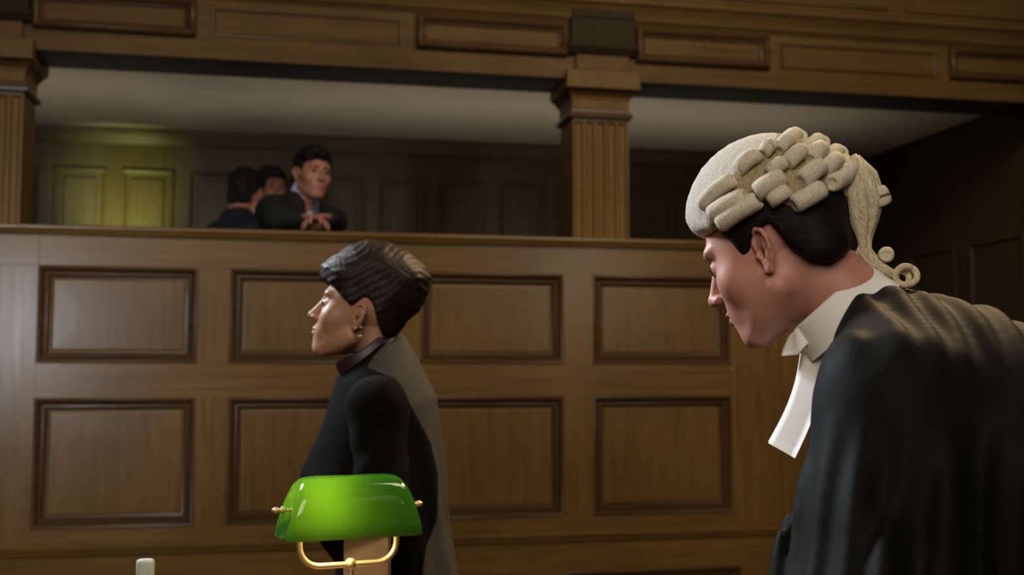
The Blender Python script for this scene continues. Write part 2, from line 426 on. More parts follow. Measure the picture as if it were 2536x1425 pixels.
class Field:
    def __init__(s, xs, ys, zs):
        s.ax = (xs, ys, zs); s.f = np.full((len(xs), len(ys), len(zs)), .5, dtype=np.float32)
    def block(s, lo, hi):
        sl = []
        for a, l, h in zip(s.ax, lo, hi):
            i0 = max(0, int(np.searchsorted(a, l)) - 2); i1 = min(len(a), int(np.searchsorted(a, h)) + 2)
            if i1 - i0 < 2: return None
            sl.append(slice(i0, i1))
        return tuple(sl)
    def local(s, sl, fr):
        X = s.ax[0][sl[0]][:, None, None] - fr.o[0]; Y = s.ax[1][sl[1]][None, :, None] - fr.o[1]; Z = s.ax[2][sl[2]][None, None, :] - fr.o[2]
        R = fr.R.astype(np.float32)
        return [(R[0, i] * X + R[1, i] * Y + R[2, i] * Z).astype(np.float32) for i in range(3)]
    def put(s, sl, d, k, op):
        cur = s.f[sl]
        if op == '+': s.f[sl] = smin(cur, d, k)
        elif op == '-': s.f[sl] = -smin(-cur, d, k)
        elif op == '&': s.f[sl] = -smin(-cur, -d, k)
    def ell(s, fr, c, r, k=0., op='+', rot=(0, 0, 0)):
        q = fr.sub(c, *rot); R = max(r) + k + .012
        sl = s.block(q.o - R, q.o + R)
        if sl is None: return s
        x, y, z = s.local(sl, q)
        k0 = np.sqrt((x / r[0]) ** 2 + (y / r[1]) ** 2 + (z / r[2]) ** 2) + 1e-6
        k1 = np.sqrt((x / r[0] ** 2) ** 2 + (y / r[1] ** 2) ** 2 + (z / r[2] ** 2) ** 2) + 1e-6
        s.put(sl, (k0 * (k0 - 1) / k1).astype(np.float32), k, op); return s
    def cone(s, fr, a, b, ra, rb, k=0., op='+', flat=None):
        """round cone between two local points; flat = (local axis, factor) squeezes it"""
        A, B = fr.w(a), fr.w(b); m = max(ra, rb) + k + .012
        sl = s.block(np.minimum(A, B) - m, np.maximum(A, B) + m)
        if sl is None: return s
        x, y, z = s.local(sl, Frame(A, 0)); d = (B - A).astype(np.float32); L2 = float(d @ d) + 1e-12
        t = np.clip((x * d[0] + y * d[1] + z * d[2]) / L2, 0, 1)
        px, py, pz = x - t * d[0], y - t * d[1], z - t * d[2]
        if flat is not None:
            n = fr.d(flat[0]); n = n / np.linalg.norm(n); dn = (px * n[0] + py * n[1] + pz * n[2]); f2 = 1 / flat[1] ** 2 - 1
            dist = np.sqrt(px * px + py * py + pz * pz + f2 * dn * dn)
        else: dist = np.sqrt(px * px + py * py + pz * pz)
        s.put(sl, (dist - (ra + (rb - ra) * t)).astype(np.float32), k, op); return s
    def chain(s, fr, pts, rad, k=0., op='+', flat=None):
        rad = rad if hasattr(rad, '__len__') else [rad] * len(pts)
        for i in range(len(pts) - 1): s.cone(fr, pts[i], pts[i + 1], rad[i], rad[i + 1], k, op, flat)
        return s
    def half(s, fr, p, n, k=0., op='&'):
        """keep the side the normal points away from"""
        sl = (slice(None),) * 3; x, y, z = s.local(sl, fr); n = np.asarray(n, float); n = n / np.linalg.norm(n)
        s.put(sl, ((x - p[0]) * n[0] + (y - p[1]) * n[1] + (z - p[2]) * n[2]).astype(np.float32), k, op); return s
    def fn(s, fr, lo, hi, f, k=0., op='+'):
        c = np.array([fr.w((a, b, c_)) for a in (lo[0], hi[0]) for b in (lo[1], hi[1]) for c_ in (lo[2], hi[2])])
        sl = s.block(c.min(0), c.max(0))
        if sl is None: return s
        s.put(sl, f(*s.local(sl, fr)).astype(np.float32), k, op); return s
    def shift(s, fr, lo, hi, f):
        """add a displacement (folds, wrinkles)"""
        c = np.array([fr.w((a, b, c_)) for a in (lo[0], hi[0]) for b in (lo[1], hi[1]) for c_ in (lo[2], hi[2])])
        sl = s.block(c.min(0), c.max(0))
        if sl is not None: s.f[sl] += f(*s.local(sl, fr)).astype(np.float32)
        return s
    def copy(s):
        q = Field(*s.ax); q.f = s.f.copy(); return q
    def mesh(s):
        f = s.f; nx, ny, nz = f.shape; ins = f < 0
        for a in range(3):
            i0 = [slice(None)] * 3; i1 = [slice(None)] * 3; i0[a] = 0; i1[a] = -1
            ins[tuple(i0)] = False; ins[tuple(i1)] = False
        f = np.where(ins, np.minimum(f, -1e-6), np.maximum(f, 1e-6))
        cnt = np.zeros((nx - 1, ny - 1, nz - 1), np.int8)
        for dx in (0, 1):
            for dy in (0, 1):
                for dz in (0, 1): cnt += ins[dx:nx - 1 + dx, dy:ny - 1 + dy, dz:nz - 1 + dz]
        act = np.argwhere((cnt > 0) & (cnt < 8)); I, J, K = act.T
        ids = np.full(cnt.shape, -1, np.int64); ids[I, J, K] = np.arange(len(act))
        cor = {(a, b, c): f[I + a, J + b, K + c] for a in (0, 1) for b in (0, 1) for c in (0, 1)}
        P = np.zeros((len(act), 3)); N = np.zeros(len(act))
        for c0 in cor:
            for a in range(3):
                if c0[a] == 0:
                    c1 = list(c0); c1[a] = 1; c1 = tuple(c1)
                    v0, v1 = cor[c0], cor[c1]; cr = (v0 < 0) != (v1 < 0)
                    t = np.where(cr, v0 / np.where(cr, v0 - v1, 1), 0)
                    p = np.tile(np.array(c0, float), (len(act), 1)); p[:, a] = t
                    P += p * cr[:, None]; N += cr
        P /= N[:, None]
        W = np.empty_like(P)
        for a, idx in enumerate((I, J, K)):
            A = s.ax[a].astype(np.float64); W[:, a] = A[idx] + (A[idx + 1] - A[idx]) * P[:, a]
        F = []
        for a in range(3):
            b, c = (a + 1) % 3, (a + 2) % 3
            sl0 = [slice(None)] * 3; sl1 = [slice(None)] * 3
            sl0[a] = slice(0, -1); sl1[a] = slice(1, None)
            s0, s1 = ins[tuple(sl0)], ins[tuple(sl1)]
            e = np.argwhere(s0 != s1)
            e = e[(e[:, b] > 0) & (e[:, c] > 0) & (e[:, b] < f.shape[b] - 1) & (e[:, c] < f.shape[c] - 1)]
            if not len(e): continue
            flip = ~s0[tuple(e.T)]
            def cell(db, dc):
                q = e.copy(); q[:, b] += db; q[:, c] += dc; return ids[tuple(q.T)]
            q = np.stack([cell(-1, -1), cell(0, -1), cell(0, 0), cell(-1, 0)], 1)
            q[flip] = q[flip][:, ::-1]; F.append(q)
        F = np.concatenate(F); F = F[(F >= 0).all(1)]
        return W, F

def field_obj(name, fld, mats, parent=None, base=(0, 0, 0), matfn=None, label=None, smooth_it=2):
    W, F = fld.mesh()
    if smooth_it:                                   # light relaxation to remove grid ripples
        n = len(W); e = np.concatenate([F[:, [0, 1]], F[:, [1, 2]], F[:, [2, 3]], F[:, [3, 0]]])
        for it in range(smooth_it):
            acc = np.zeros_like(W); c = np.zeros(n)
            for a in range(3):
                acc[:, a] = np.bincount(e[:, 0], W[e[:, 1], a], n) + np.bincount(e[:, 1], W[e[:, 0], a], n)
            c = np.bincount(e[:, 0], minlength=n) + np.bincount(e[:, 1], minlength=n)
            W = W + (.5 if it % 2 == 0 else -.33) * (acc / np.maximum(c, 1)[:, None] - W)
    fm = None
    if matfn is not None:
        fm = matfn(W[F].mean(1))
    return obj(name, W, F, mats, parent, base, fm, True, label)

def pbox(P, r):
    P = np.asarray(P); return P.min(0) - r, P.max(0) + r

def poly_sd(px, py, poly):
    """signed distance to a polygon, negative inside"""
    d = np.full(np.broadcast(px, py).shape, 1e9, np.float32); s = np.ones(d.shape, np.float32)
    n = len(poly)
    for i in range(n):
        ax_, ay = poly[i]; bx, by = poly[i - 1]
        ex, ey = bx - ax_, by - ay; wx, wy = px - ax_, py - ay
        t = np.clip((wx * ex + wy * ey) / (ex * ex + ey * ey + 1e-12), 0, 1)
        d = np.minimum(d, (wx - ex * t) ** 2 + (wy - ey * t) ** 2)
        c1 = py >= ay; c2 = py < by; c3 = ex * wy > ey * wx
        s = np.where((c1 & c2 & c3) | (~c1 & ~c2 & ~c3), -s, s)
    return s * np.sqrt(d)

# ------------------------------------------------------------------ anatomy
def head(g, H, s=1., fem=False, ear=True):
    E = lambda c, r, k=0., op='+', rot=(0, 0, 0): g.ell(H, [x * s for x in c], [x * s for x in r], k * s, op, rot)
    C = lambda a, b, ra, rb, k=0., op='+': g.cone(H, [x * s for x in a], [x * s for x in b], ra * s, rb * s, k * s, op)
    E((-.012, 0, .050), (.098, .076, .083))
    E((.030, 0, .000), (.060, .064, .078), .03)
    jw = .046 if fem else .052
    E((.042, 0, -.045), (.045, jw, .052), .03)
    E((.079, 0, -.088), (.015, .020, .015), .022)
    for y in (-1, 1):
        C((.004, y * (.050 if fem else .056), -.050), (.068, y * .018, -.092), .013, .011, .028)
        E((.060, y * .040, -.014), (.021, .021, .020), .028)
        E((.079, y * .026, .040), (.012, .024, .008 if fem else .010), .014)
    E((.076, 0, -.052), (.022, .030, .030), .018)
    # nose
    C((.089, 0, .026), (.110, 0, -.014), .0065, .0095, .012)
    E((.113, 0, -.018), (.0095, .0095, .009), .006)
    for y in (-1, 1): E((.102, y * .0115, -.021), (.0105, .0075, .0075), .006)
    for y in (-1, 1): E((.106, y * .0065, -.0295), (.005, .0035, .004), .003, '-')
    # lips
    E((.0985, 0, -.0475), (.0055, .019, .0048), .004)
    E((.0975, 0, -.0585), (.0060, .017, .0052), .004)
    C((.106, -.02, -.0525), (.106, .02, -.0525), .0016, .0016, .003, '-')
    # eyes
    for y in (-1, 1):
        E((.094, y * .032, .016), (.014, .017, .011), .014, '-')
        E((.0755, y * .032, .016), (.0135, .0155, .0135), .004)
    if ear:
        for y in (-1, 1): ear_(g, H, y, s)
def ear_(g, H, y, s):
    # ear frame: x outward from the head, y backward, z up along the ear
    q = Frame.__new__(Frame)
    a = math.radians(30); t = math.radians(-9)
    out = np.array((.0 + math.sin(a) * .9, y * math.cos(a), 0.)); out /= np.linalg.norm(out)
    back = np.array((-math.cos(a), y * math.sin(a), 0.)); upv = np.array((0, 0, 1.))
    back, upv = back * math.cos(t) + upv * math.sin(t), upv * math.cos(t) - back * math.sin(t)
    q.o = H.w((-.004 * s, y * .0745 * s, .0)); q.R = H.R @ np.stack([out, back, upv], 1)
    S = lambda *p: tuple(x * s for x in p)
    g.ell(q, S(.001, .003, .002), S(.0040, .0165, .027), .004 * s)
    hel = [(.004, -.010, .002), (.005, -.012, .012), (.006, -.008, .025), (.0065, .002, .031), (.0065, .012, .027), (.006, .0175, .015), (.005, .0165, .001), (.003, .011, -.012), (.002, .005, -.022)]
    g.chain(q, [S(*p) for p in hel], [x * s for x in (.002, .0026, .0030, .0032, .0034, .0034, .0032, .0030, .003)], .002 * s)
    g.chain(q, [S(*p) for p in [(.004, .007, .017), (.0045, .0095, .006), (.004, .0075, -.006), (.003, .001, -.0155)]], .0024 * s, .003 * s)
    g.ell(q, S(.005, -.001, -.003), S(.0065, .0065, .0085), .003 * s, '-')
    g.ell(q, S(.004, -.0095, -.005), S(.004, .0035, .005), .002 * s)
    g.ell(q, S(.001, .001, -.026), S(.0040, .0085, .0075), .005 * s)

def hand(g, W, curl=.5, side=1, spread=1., k=.006, sz=1.):
    """W: wrist frame, x to the fingertips, y towards the thumb side (times side), z out of the back of the hand"""
    S = lambda p: (p[0] * sz, p[1] * sz * side, p[2] * sz)
    g.ell(W, S((.045, -.002, 0)), (.050 * sz, .040 * sz, .0145 * sz), k)
    g.ell(W, S((.035, .024, -.006)), (.032 * sz, .016 * sz, .014 * sz), k)
    for y, l, b in ((.028, .072, .086), (.009, .080, .091), (-.010, .074, .088), (-.028, .058, .081)):
        p = np.array((b, y, 0.)); ang = 0.; pts = [p.copy()]; dy = y * .10 * spread
        for seg, c in ((.46, .55), (.30, .75), (.24, .55)):
            ang += c * curl
            p = p + np.array((math.cos(ang) * l * seg, dy * seg * 2, -math.sin(ang) * l * seg)); pts.append(p.copy())
        g.chain(W, [S(q) for q in pts], [x * sz for x in (.0095, .0088, .0078, .0066)], k * .6)
    pts = [(.018, .024, -.006), (.046, .046, -.012), (.070, .052, -.018), (.090, .050, -.024 - .01 * curl)]
    g.chain(W, [S(q) for q in pts], [x * sz for x in (.014, .0115, .0098, .0080)], k)

def limb_body(g, J, k=.03):
    """torso, arms and legs from world joints"""
    C = lambda a, b, ra, rb, kk=k, flat=None: g.cone(WORLD, J[a], J[b], ra, rb, kk, '+', flat)
    lat = np.asarray(J['shl']) - np.asarray(J['shr']); lat = lat / np.linalg.norm(lat)
    fl = (tuple(lat), 1.45)
    C('pelvis', 'waist', .105, .10, .04, fl); C('waist', 'chest', .10, .115, .04, fl); C('chest', 'neckb', .115, .06, .05, fl)
    C('neckb', 'skull', .058, .055, .03)
    for s_ in 'lr':
        C('neckb', 'sh' + s_, .045, .052, .04); C('chest', 'sh' + s_, .07, .055, .05)
        C('sh' + s_, 'el' + s_, .050, .039); C('el' + s_, 'wr' + s_, .040, .027)
        C('pelvis', 'hip' + s_, .09, .085, .04)
        C('hip' + s_, 'kn' + s_, .085, .055); C('kn' + s_, 'an' + s_, .055, .036)
        C('an' + s_, 'to' + s_, .036, .030, .02)
def person_base(name, base, label):
    return base

def eyes(H, parent, base, s=1.):
    for y in (-1, 1):
        k = MB(); c = H.w((.0785 * s, y * .032 * s, .016 * s)); r = .0128 * s
        f_ = H.d((1, y * .03, -.02)); u_ = H.d((0, 0, 1)); l_ = np.cross(u_, f_)
        rings = []
        for i in range(1, 16):
            a = math.pi * i / 16
            rings.append([tuple(c + r * (math.cos(a) * f_ + math.sin(a) * (math.cos(t) * l_ + math.sin(t) * u_))) for t in [2 * math.pi * j / 20 for j in range(20)]])
        k.rings(rings, True, True, 0)
        k.m = [1 if i < 20 * 4 else 0 for i in range(len(k.m))]; k.m[-2] = 1
        k.build('eye', [M_eye, M_iris], parent, base, True)

def torso_flat(fr): return fr.d((0, 1, 0))
def shoe(parent, base, an, to, mat=None):
    an, to = np.asarray(an, float), np.asarray(to, float)
    d = (to - an) * (1, 1, 0); d /= np.linalg.norm(d)
    heel = an - d * .045; lo = np.minimum(heel, to) - .08; hi = np.maximum(an, to) + .1; fl_ = an[2] - .08
    g = Field(axis(lo[0], hi[0], [], .008), axis(lo[1], hi[1], [], .008), axis(fl_ - .02, an[2] + .06, [], .008))
    z = fl_
    g.cone(WORLD, (*heel[:2], z + .034), (*to[:2], z + .030), .036, .036, .02)
    g.cone(WORLD, (*an[:2], z + .04), (*an[:2], z + .10), .04, .046, .03)
    g.half(WORLD, (0, 0, z + .002), (0, 0, -1))
    return field_obj('shoe', g, mat or M_shoe, parent, base)

def sheet_obj(name, top, bottom, rows, thick, mat, parent, base, bulge=0., nrm=None, smooth=True):
    """strip of cloth between a top edge and a bottom edge (lists of points), with real thickness"""
    n = len(top); A = []
    for i in range(rows + 1):
        t = i / rows
        A.append([np.asarray(top[j], float) * (1 - t) + np.asarray(bottom[j], float) * t + (np.asarray(nrm, float) * bulge * math.sin(math.pi * t) if nrm is not None else 0) for j in range(n)])
    v = [p for r in A for p in r]
    N = []
    for i in range(rows + 1):
        for j in range(n):
            a = A[min(i + 1, rows)][j] - A[max(i - 1, 0)][j]; b = A[i][min(j + 1, n - 1)] - A[i][max(j - 1, 0)]
            c = np.cross(a, b); N.append(c / (np.linalg.norm(c) + 1e-9))
    m0 = len(v); v = v + [p + q * thick for p, q in zip(v, N)]
    f = []
    idx = lambda i, j: i * n + j
    for i in range(rows):
        for j in range(n - 1):
            q = (idx(i, j), idx(i, j + 1), idx(i + 1, j + 1), idx(i + 1, j)); f.append(q); f.append(tuple(m0 + x for x in reversed(q)))
    for i in range(rows):
        for j in (0, n - 1): f.append((idx(i, j), idx(i + 1, j), m0 + idx(i + 1, j), m0 + idx(i, j)))
    for j in range(n - 1):
        for i in (0, rows): f.append((idx(i, j), m0 + idx(i, j), m0 + idx(i, j + 1), idx(i, j + 1)))
    return obj(name, v, f, mat, parent, base, None, smooth)

def roll_curl(name, p0, p1, out, r, mat, parent, base, bow=.004, seed=0):
    """sausage curl of horsehair with sunken spiral ends"""
    rnd = random.Random(seed)
    p0, p1, out = np.asarray(p0, float), np.asarray(p1, float), np.asarray(out, float)
    t = p1 - p0; L = np.linalg.norm(t); t /= L
    o_ = out - t * out.dot(t); o_ /= np.linalg.norm(o_); s_ = np.cross(t, o_)
    prof = [(.0022, .10), (.0028, .28), (.0014, .45), (.0006, .62), (.0010, .78), (.0030, .92), (.0065, .99), (.0105, 1.0)]
    P = []
    for z, q in prof: P.append((z, q))
    for i in range(1, 6): P.append((.015 + (L - .030) * i / 6, 1.0 + .015 * math.sin(i * 2.1 + seed)))
    for z, q in reversed(prof): P.append((L - z, q))
    n = 28; rings = []
    for z, q in P:
        u = z / L; c = p0 + t * z + o_ * bow * 4 * u * (1 - u)
        ring = []
        for j in range(n):
            a = 2 * math.pi * j / n
            rr = r * q * (1 + .02 * math.sin(a * 3 + seed + u * 4) + .015 * math.sin(a * 9 + seed * 2 + u * 5))
            ring.append(tuple(c + rr * (math.cos(a) * o_ + math.sin(a) * s_)))
        rings.append(ring)
    k = MB(); k.rings(rings, True, True)
    return k.build(name, mat, parent, base, True)

# ================================================================== the wigged person at the right
H0 = np.array((.667, -3.56, 1.512))
HB = Frame(H0, 137, 23); VB = Frame(H0, 155.9)
BBASE = np.array((*VB.w((-.36, 0, 0))[:2], 0.))
vb = lambda *p: VB.w(p)
JB = {'skull': HB.w((-.028, 0, -.02)), 'neckb': vb(-.145, 0, -.122), 'chest': vb(-.225, 0, -.27), 'waist': vb(-.33, 0, -.45), 'pelvis': vb(-.38, 0, -.58),
      'shl': vb(-.125, .17, -.20), 'shr': vb(-.16, -.18, -.19), 'ell': vb(-.095, .235, -.47), 'elr': vb(-.10, -.25, -.46), 'wrl': vb(.03, .20, -.66), 'wrr': vb(.08, -.20, -.64),
      'hipl': vb(-.37, .09, -.64), 'hipr': vb(-.37, -.09, -.64), 'knl': vb(-.33, .10, -1.05), 'knr': vb(-.36, -.10, -1.05),
      'anl': vb(-.37, .10, -1.435), 'anr': vb(-.41, -.10, -1.435), 'tol': vb(-.25, .12, -1.475), 'tor': vb(-.29, -.12, -1.475)}
lo, hi = pbox(list(JB.values()) + [HB.w((.13, 0, .14)), HB.w((0, .1, 0)), HB.w((0, -.1, 0))], .2)
hx = [HB.w(p) for p in [(x, y, z) for x in (-.12, .13) for y in (-.1, .1) for z in (-.125, .14)]]; hl, hh = pbox(hx, .0)
g = Field(axis(lo[0], hi[0], [(hl[0], hh[0], .0021)], .010), axis(lo[1], hi[1], [(hl[1], hh[1], .0021)], .010), axis(0.0, 1.72, [(hl[2], hh[2], .0021)], .011))
limb_body(g, JB); head(g, HB, .965)
def hand_frame(el, wr, roll=0.):
    x = np.asarray(wr) - np.asarray(el); x /= np.linalg.norm(x)
    z = np.array((0, 0, 1.)); z = z - x * z.dot(x); z /= np.linalg.norm(z); y = np.cross(z, x)
    c, s_ = math.cos(math.radians(roll)), math.sin(math.radians(roll))
    q = Frame.__new__(Frame); q.o = np.asarray(wr, float); q.R = np.stack([x, y * c + z * s_, z * c - y * s_], 1); return q
hand(g, hand_frame(JB['ell'], JB['wrl'], 60), .7, -1); hand(g, hand_frame(JB['elr'], JB['wrr'], -60), .7, 1)
bar = field_obj('person', g, [M_skin_b, M_lip], None, BBASE, lambda P: ((lambda q: ((np.abs(q[:, 1]) < .024) & (q[:, 0] > .094) & (q[:, 2] < -.0445) & (q[:, 2] > -.066)).astype(int))((P - HB.o) @ HB.R)))
tag(bar, 'person in a curled cream wig, white bands and black gown, leaning forward', 'person')
eyes(HB, bar, BBASE, .965)
for s_ in 'lr': shoe(bar, BBASE, JB['an' + s_], JB['to' + s_])
# own dark hair under the wig
hl2, hh2 = pbox([HB.w(p) for p in [(x, y, z) for x in (-.13, .1) for y in (-.09, .09) for z in (-.06, .14)]], .01)
def box_field(lo, hi, h): return Field(axis(lo[0], hi[0], [], h), axis(lo[1], hi[1], [], h), axis(lo[2], hi[2], [], h))
g = box_field(hl2, hh2, .003)
g.ell(HB, (-.012, 0, .052), (.107, .0845, .091))
g.cone(HB, (-.06, .035, -.02), (-.05, .03, -.045), .042, .035, .03).cone(HB, (-.06, -.035, -.02), (-.05, -.03, -.045), .042, .035, .03)
HP = [(.085, .042), (.062, .016), (.047, -.007), (.039, .002), (.033, .022), (.014, .040), (-.002, .020), (-.014, .004), (-.036, -.012), (-.066, -.016), (-.094, .004), (-.16, .02), (-.16, .25), (.12, .25)]
g.fn(VB, (-.2, -.2, -.2), (.2, .2, .3), lambda x, y, z: poly_sd(x, z, HP), .004, '&')
field_obj('hair', g, M_hair_b, bar, BBASE)
# wig: frizzed crown, rows of curls, tail
WC, WR = np.array((-.008, 0, .060)), np.array((.122, .0945, .120))
wl, wh = pbox([HB.w(WC + WR * p) for p in [(x, y, z) for x in (-1, 1) for y in (-1, 1) for z in (-1, 1)]], .02)
g = box_field(wl, wh, .0032)
g.ell(HB, WC, WR - .006)
WP = [(.140, .062), (.118, .040), (.107, .034), (.092, .032), (.074, .038), (.026, .060), (.008, .066), (-.015, .052), (-.047, .074), (-.082, .082), (-.094, .050), (-.2, .04), (-.2, .3), (.2, .3), (.2, .062)]
g.fn(VB, (-.25, -.2, -.2), (.25, .2, .35), lambda x, y, z: poly_sd(x, z, WP), .012, '&')
g.shift(HB, (-.2, -.2, -.1), (.2, .2, .25), lambda x, y, z: .0011 * np.sin(x * 330 + 3 * np.sin(y * 150)) * np.sin(y * 310 + 2 * np.sin(z * 170)) * np.sin(z * 290 + x * 90))
NETP = [(.080, .0), (.092, .045), (.102, .070), (.055, .108), (.022, .129), (.002, .157), (-.012, .22), (-.3, .25), (-.3, -.1), (.08, -.1)]
def wig_part(P):
    q = (P - VB.o) @ VB.R
    return (poly_sd(q[:, 0].astype(np.float32), q[:, 2].astype(np.float32), NETP) < 0).astype(int)
wig = field_obj('wig', g, [M_wig_crown, M_wig_base], bar, BBASE, wig_part, smooth_it=1)
def px(x, y): return (.068 - (x - 1800) * .000521, .028 - (y - 575) * .000527)
def on_wig(f, u, infl=0.):
    R = WR - .006 + infl
    o = HB.R.T @ (VB.w((f, 0, u)) - HB.o) - WC; d = HB.R.T @ VB.d((0, 1, 0))
    A, B, C_ = ((d / R) ** 2).sum(), 2 * (o * d / R ** 2).sum(), ((o / R) ** 2).sum() - 1
    D = max(B * B - 4 * A * C_, 0.); t = (-B + math.sqrt(D)) / (2 * A)
    q = o + d * t
    if D == 0.: q = q / np.sqrt(((q / R) ** 2).sum())
    return HB.w(q + WC), HB.d(q / R ** 2) / np.linalg.norm(q / R ** 2)
CURLS = [((1733, 503), (1822, 441), .0115), ((1828, 421), (1889, 379), .0115), ((1893, 383), (1927, 352), .0100), ((1757, 531), (1853, 488), .0125), ((1779, 557), (1884, 500), .0130),
         ((1872, 488), (1946, 441), .0130), ((1905, 440), (1950, 404), .0105), ((1905, 512), (1958, 478), .0100), ((1964, 520), (2041, 474), .0130), ((1983, 459), (2041, 412), .0125),
         ((1950, 413), (1998, 371), .0115), ((1932, 375), (1964, 336), .0100), ((2008, 402), (2043, 360), .0120), ((2040, 428), (2080, 388), .0120), ((2060, 462), (2108, 420), .0125)]
for i, (a, b, r) in enumerate(CURLS):
    P0, n0 = on_wig(*px(*a), r * .40); P1, n1 = on_wig(*px(*b), r * .40)
    roll_curl('curl', P0, P1, (n0 + n1) / 2, r, M_wig, wig, BBASE, .006, i)
    m0, m1 = [HB.w((HB.R.T @ (P - HB.o)) * (1, -1, 1)) for P in (P0, P1)]
    mn = HB.d((HB.R.T @ (n0 + n1)) * (1, -1, 1))
    roll_curl('curl', m0, m1, mn, r, M_wig, wig, BBASE, .006, i + 40)
# rows of curls lying across the back of the crown
for j, (f_, u_, r) in enumerate([(-.026, .168, .0118), (-.056, .158, .0118), (-.080, .143, .0115), (-.101, .122, .0125)]):
    out = VB.d((f_ * .8 - .01, 0, .13))
    roll_curl('curl', vb(f_ + .020, .050, u_ - .026), vb(f_ - .001, .004, u_ + .001), out, r, M_wig, wig, BBASE, .003, 90 + j * 3)
    roll_curl('curl', vb(f_ - .006, -.004, u_ + .001), vb(f_ + .004, -.044, u_ - .012), out, r, M_wig, wig, BBASE, .003, 91 + j * 3)
    roll_curl('curl', vb(f_ + .002, -.048, u_ - .016), vb(f_ + .012, -.078, u_ - .042), out, r, M_wig, wig, BBASE, .003, 92 + j * 3)
# tail hanging behind, with looped ends
rnd = random.Random(3)
k = MB()
for i in range(15):
    ang = 2 * math.pi * i / 15 + .3; q = 1.0 if i % 3 else .55
    def off(w_, s2=1.): return np.array((math.cos(ang) * w_ * q, math.sin(ang) * w_ * q * 1.1, 0))
    pts = []; rad = []
    for f_, u_, w_, r_ in [(-.086, .128, .016, .010), (-.100, .105, .021, .0115), (-.106, .078, .0225, .0105), (-.107, .050, .017, .0085), (-.106, .026, .011, .0062), (-.108, .006, .0085, .0048), (-.120, -.010, .0065, .0042), (-.136, -.020, .006, .004), (-.150, -.029, .0055, .0036)]:
        ang += .16
        pts.append(vb(*(np.array((f_, .004, u_)) + off(w_) + np.array([rnd.uniform(-.002, .002) for _ in range(3)])))); rad.append(r_)
    k.tube(pts, rad, 8)
k.build('tail', M_wig_tail, wig, BBASE, True)
roll_curl('curl', vb(-.129, .016, .090), vb(-.138, .012, .064), VB.d((-1, .2, .2)), .0108, M_wig, wig, BBASE, .002, 5)
roll_curl('curl', vb(-.112, -.02, .112), vb(-.118, .022, .100), VB.d((-1, .2, .4)), .0135, M_wig, wig, BBASE, .002, 8)
roll_curl('curl', vb(-.141, -.012, .000), vb(-.139, .014, -.002), VB.d((-.4, 0, 1)), .0105, M_wig, wig, BBASE, .001, 6)
k = MB(); c = np.array((-.164, .012, -.030))
k.tube([vb(*(c + np.array((math.cos(a) * .0135, .004 * math.sin(2 * a), math.sin(a) * .0125)))) for a in [2.2 - 2 * math.pi * i / 20 for i in range(21)]], [.0045] * 21, 10)
k.tube([vb(*(c + np.array((math.cos(a) * .011 + .006, -.012, math.sin(a) * .011 - .003)))) for a in [2.4 - 2 * math.pi * i / 16 for i in range(17)]], [.0045] * 17, 10)
k.build('tail_loop', M_wig_tail, wig, BBASE, True)
# white collar and bands
CO = np.array((-.076, 0, -.070)); cu = np.array((.66, 0, .75)); cu /= np.linalg.norm(cu); cf = np.array((cu[2], 0, -cu[0]))
def coll(th, h, R, asym=0.):
    return vb(*(CO + cf * math.cos(th) * R * 1.06 + np.array((0, 1, 0)) * math.sin(th) * R * .98 + cu * h))
ths = [math.radians(14 + (332) * i / 48) for i in range(49)]
sheet_obj('collar', [coll(t, .016, .0645) for t in ths], [coll(t, -.032, .0745) for t in ths], 6, -.003, M_white, bar, BBASE)
for sgn in (1, -1):
    a = [coll(sgn * math.radians(t), .014, .067) for t in (30, 20, 8)]
    b = [coll(sgn * math.radians(t), h, R) for t, h, R in ((34, -.010, .073), (20, -.012, .084), (4, .000, .094))]
    sheet_obj('collar_wing', a, b, 4, .002, M_white, bar, BBASE)
for l0, nm in ((.004, 0), (-.034, 1)):
    A = vb(-.030, l0, -.112); B = vb(-.060, l0 + .022, -.118); C_ = vb(.018, l0, -.254); D = vb(-.016, l0 + .024, -.272)
    lerp = lambda p, q, n: [p + (q - p) * i / n for i in range(n + 1)]
    sheet_obj('band', lerp(A, B, 5), lerp(C_, D, 5), 10, .0015, M_white, bar, BBASE, .012, VB.d((-.75, .1, -.2)))
# waistcoat and gown
lo, hi = pbox([vb(-.62, -.5, -1.45), vb(.15, .5, .02), vb(-.62, .5, -1.45), vb(.15, -.5, .02)], .02)
g = box_field(vb(-.30, 0, -.3) - .36, vb(-.30, 0, -.3) + .36, .008)
lt = (tuple(VB.d((0, 1, 0))), 1.45)
g.cone(WORLD, vb(-.20, 0, -.235), vb(-.33, 0, -.46), .124, .118, .03, '+', lt).cone(WORLD, vb(-.33, 0, -.46), vb(-.37, 0, -.58), .118, .125, .03, '+', lt)
field_obj('waistcoat', g, M_gown, bar, BBASE)
g = Field(axis(lo[0], hi[0], [], .0062), axis(lo[1], hi[1], [], .0062), axis(.10, 1.50, [(1.0, 1.5, .0058)], .012))
g.ell(VB, (-.205, 0, -.215), (.138, .200, .152), .04)
g.cone(WORLD, vb(-.25, 0, -.30), vb(-.36, 0, -.55), .185, .19, .06, '+', lt).cone(WORLD, vb(-.36, 0, -.55), vb(-.36, 0, -1.15), .19, .25, .05, '+', lt)
g.cone(WORLD, vb(-.13, .05, -.105), vb(-.125, .16, -.185), .055, .080, .05).cone(WORLD, vb(-.16, -.05, -.105), vb(-.165, -.17, -.18), .055, .080, .05)
for s_, y in (('l', 1), ('r', -1)):
    g.cone(WORLD, JB['sh' + s_], JB['el' + s_], .082, .100, .05)
    g.cone(WORLD, JB['el' + s_], JB['wr' + s_] + VB.d((-.06, 0, -.02)), .100, .120, .05)
    g.cone(WORLD, JB['el' + s_], JB['el' + s_] + VB.d((.0, .0, -.36)), .095, .115, .05)
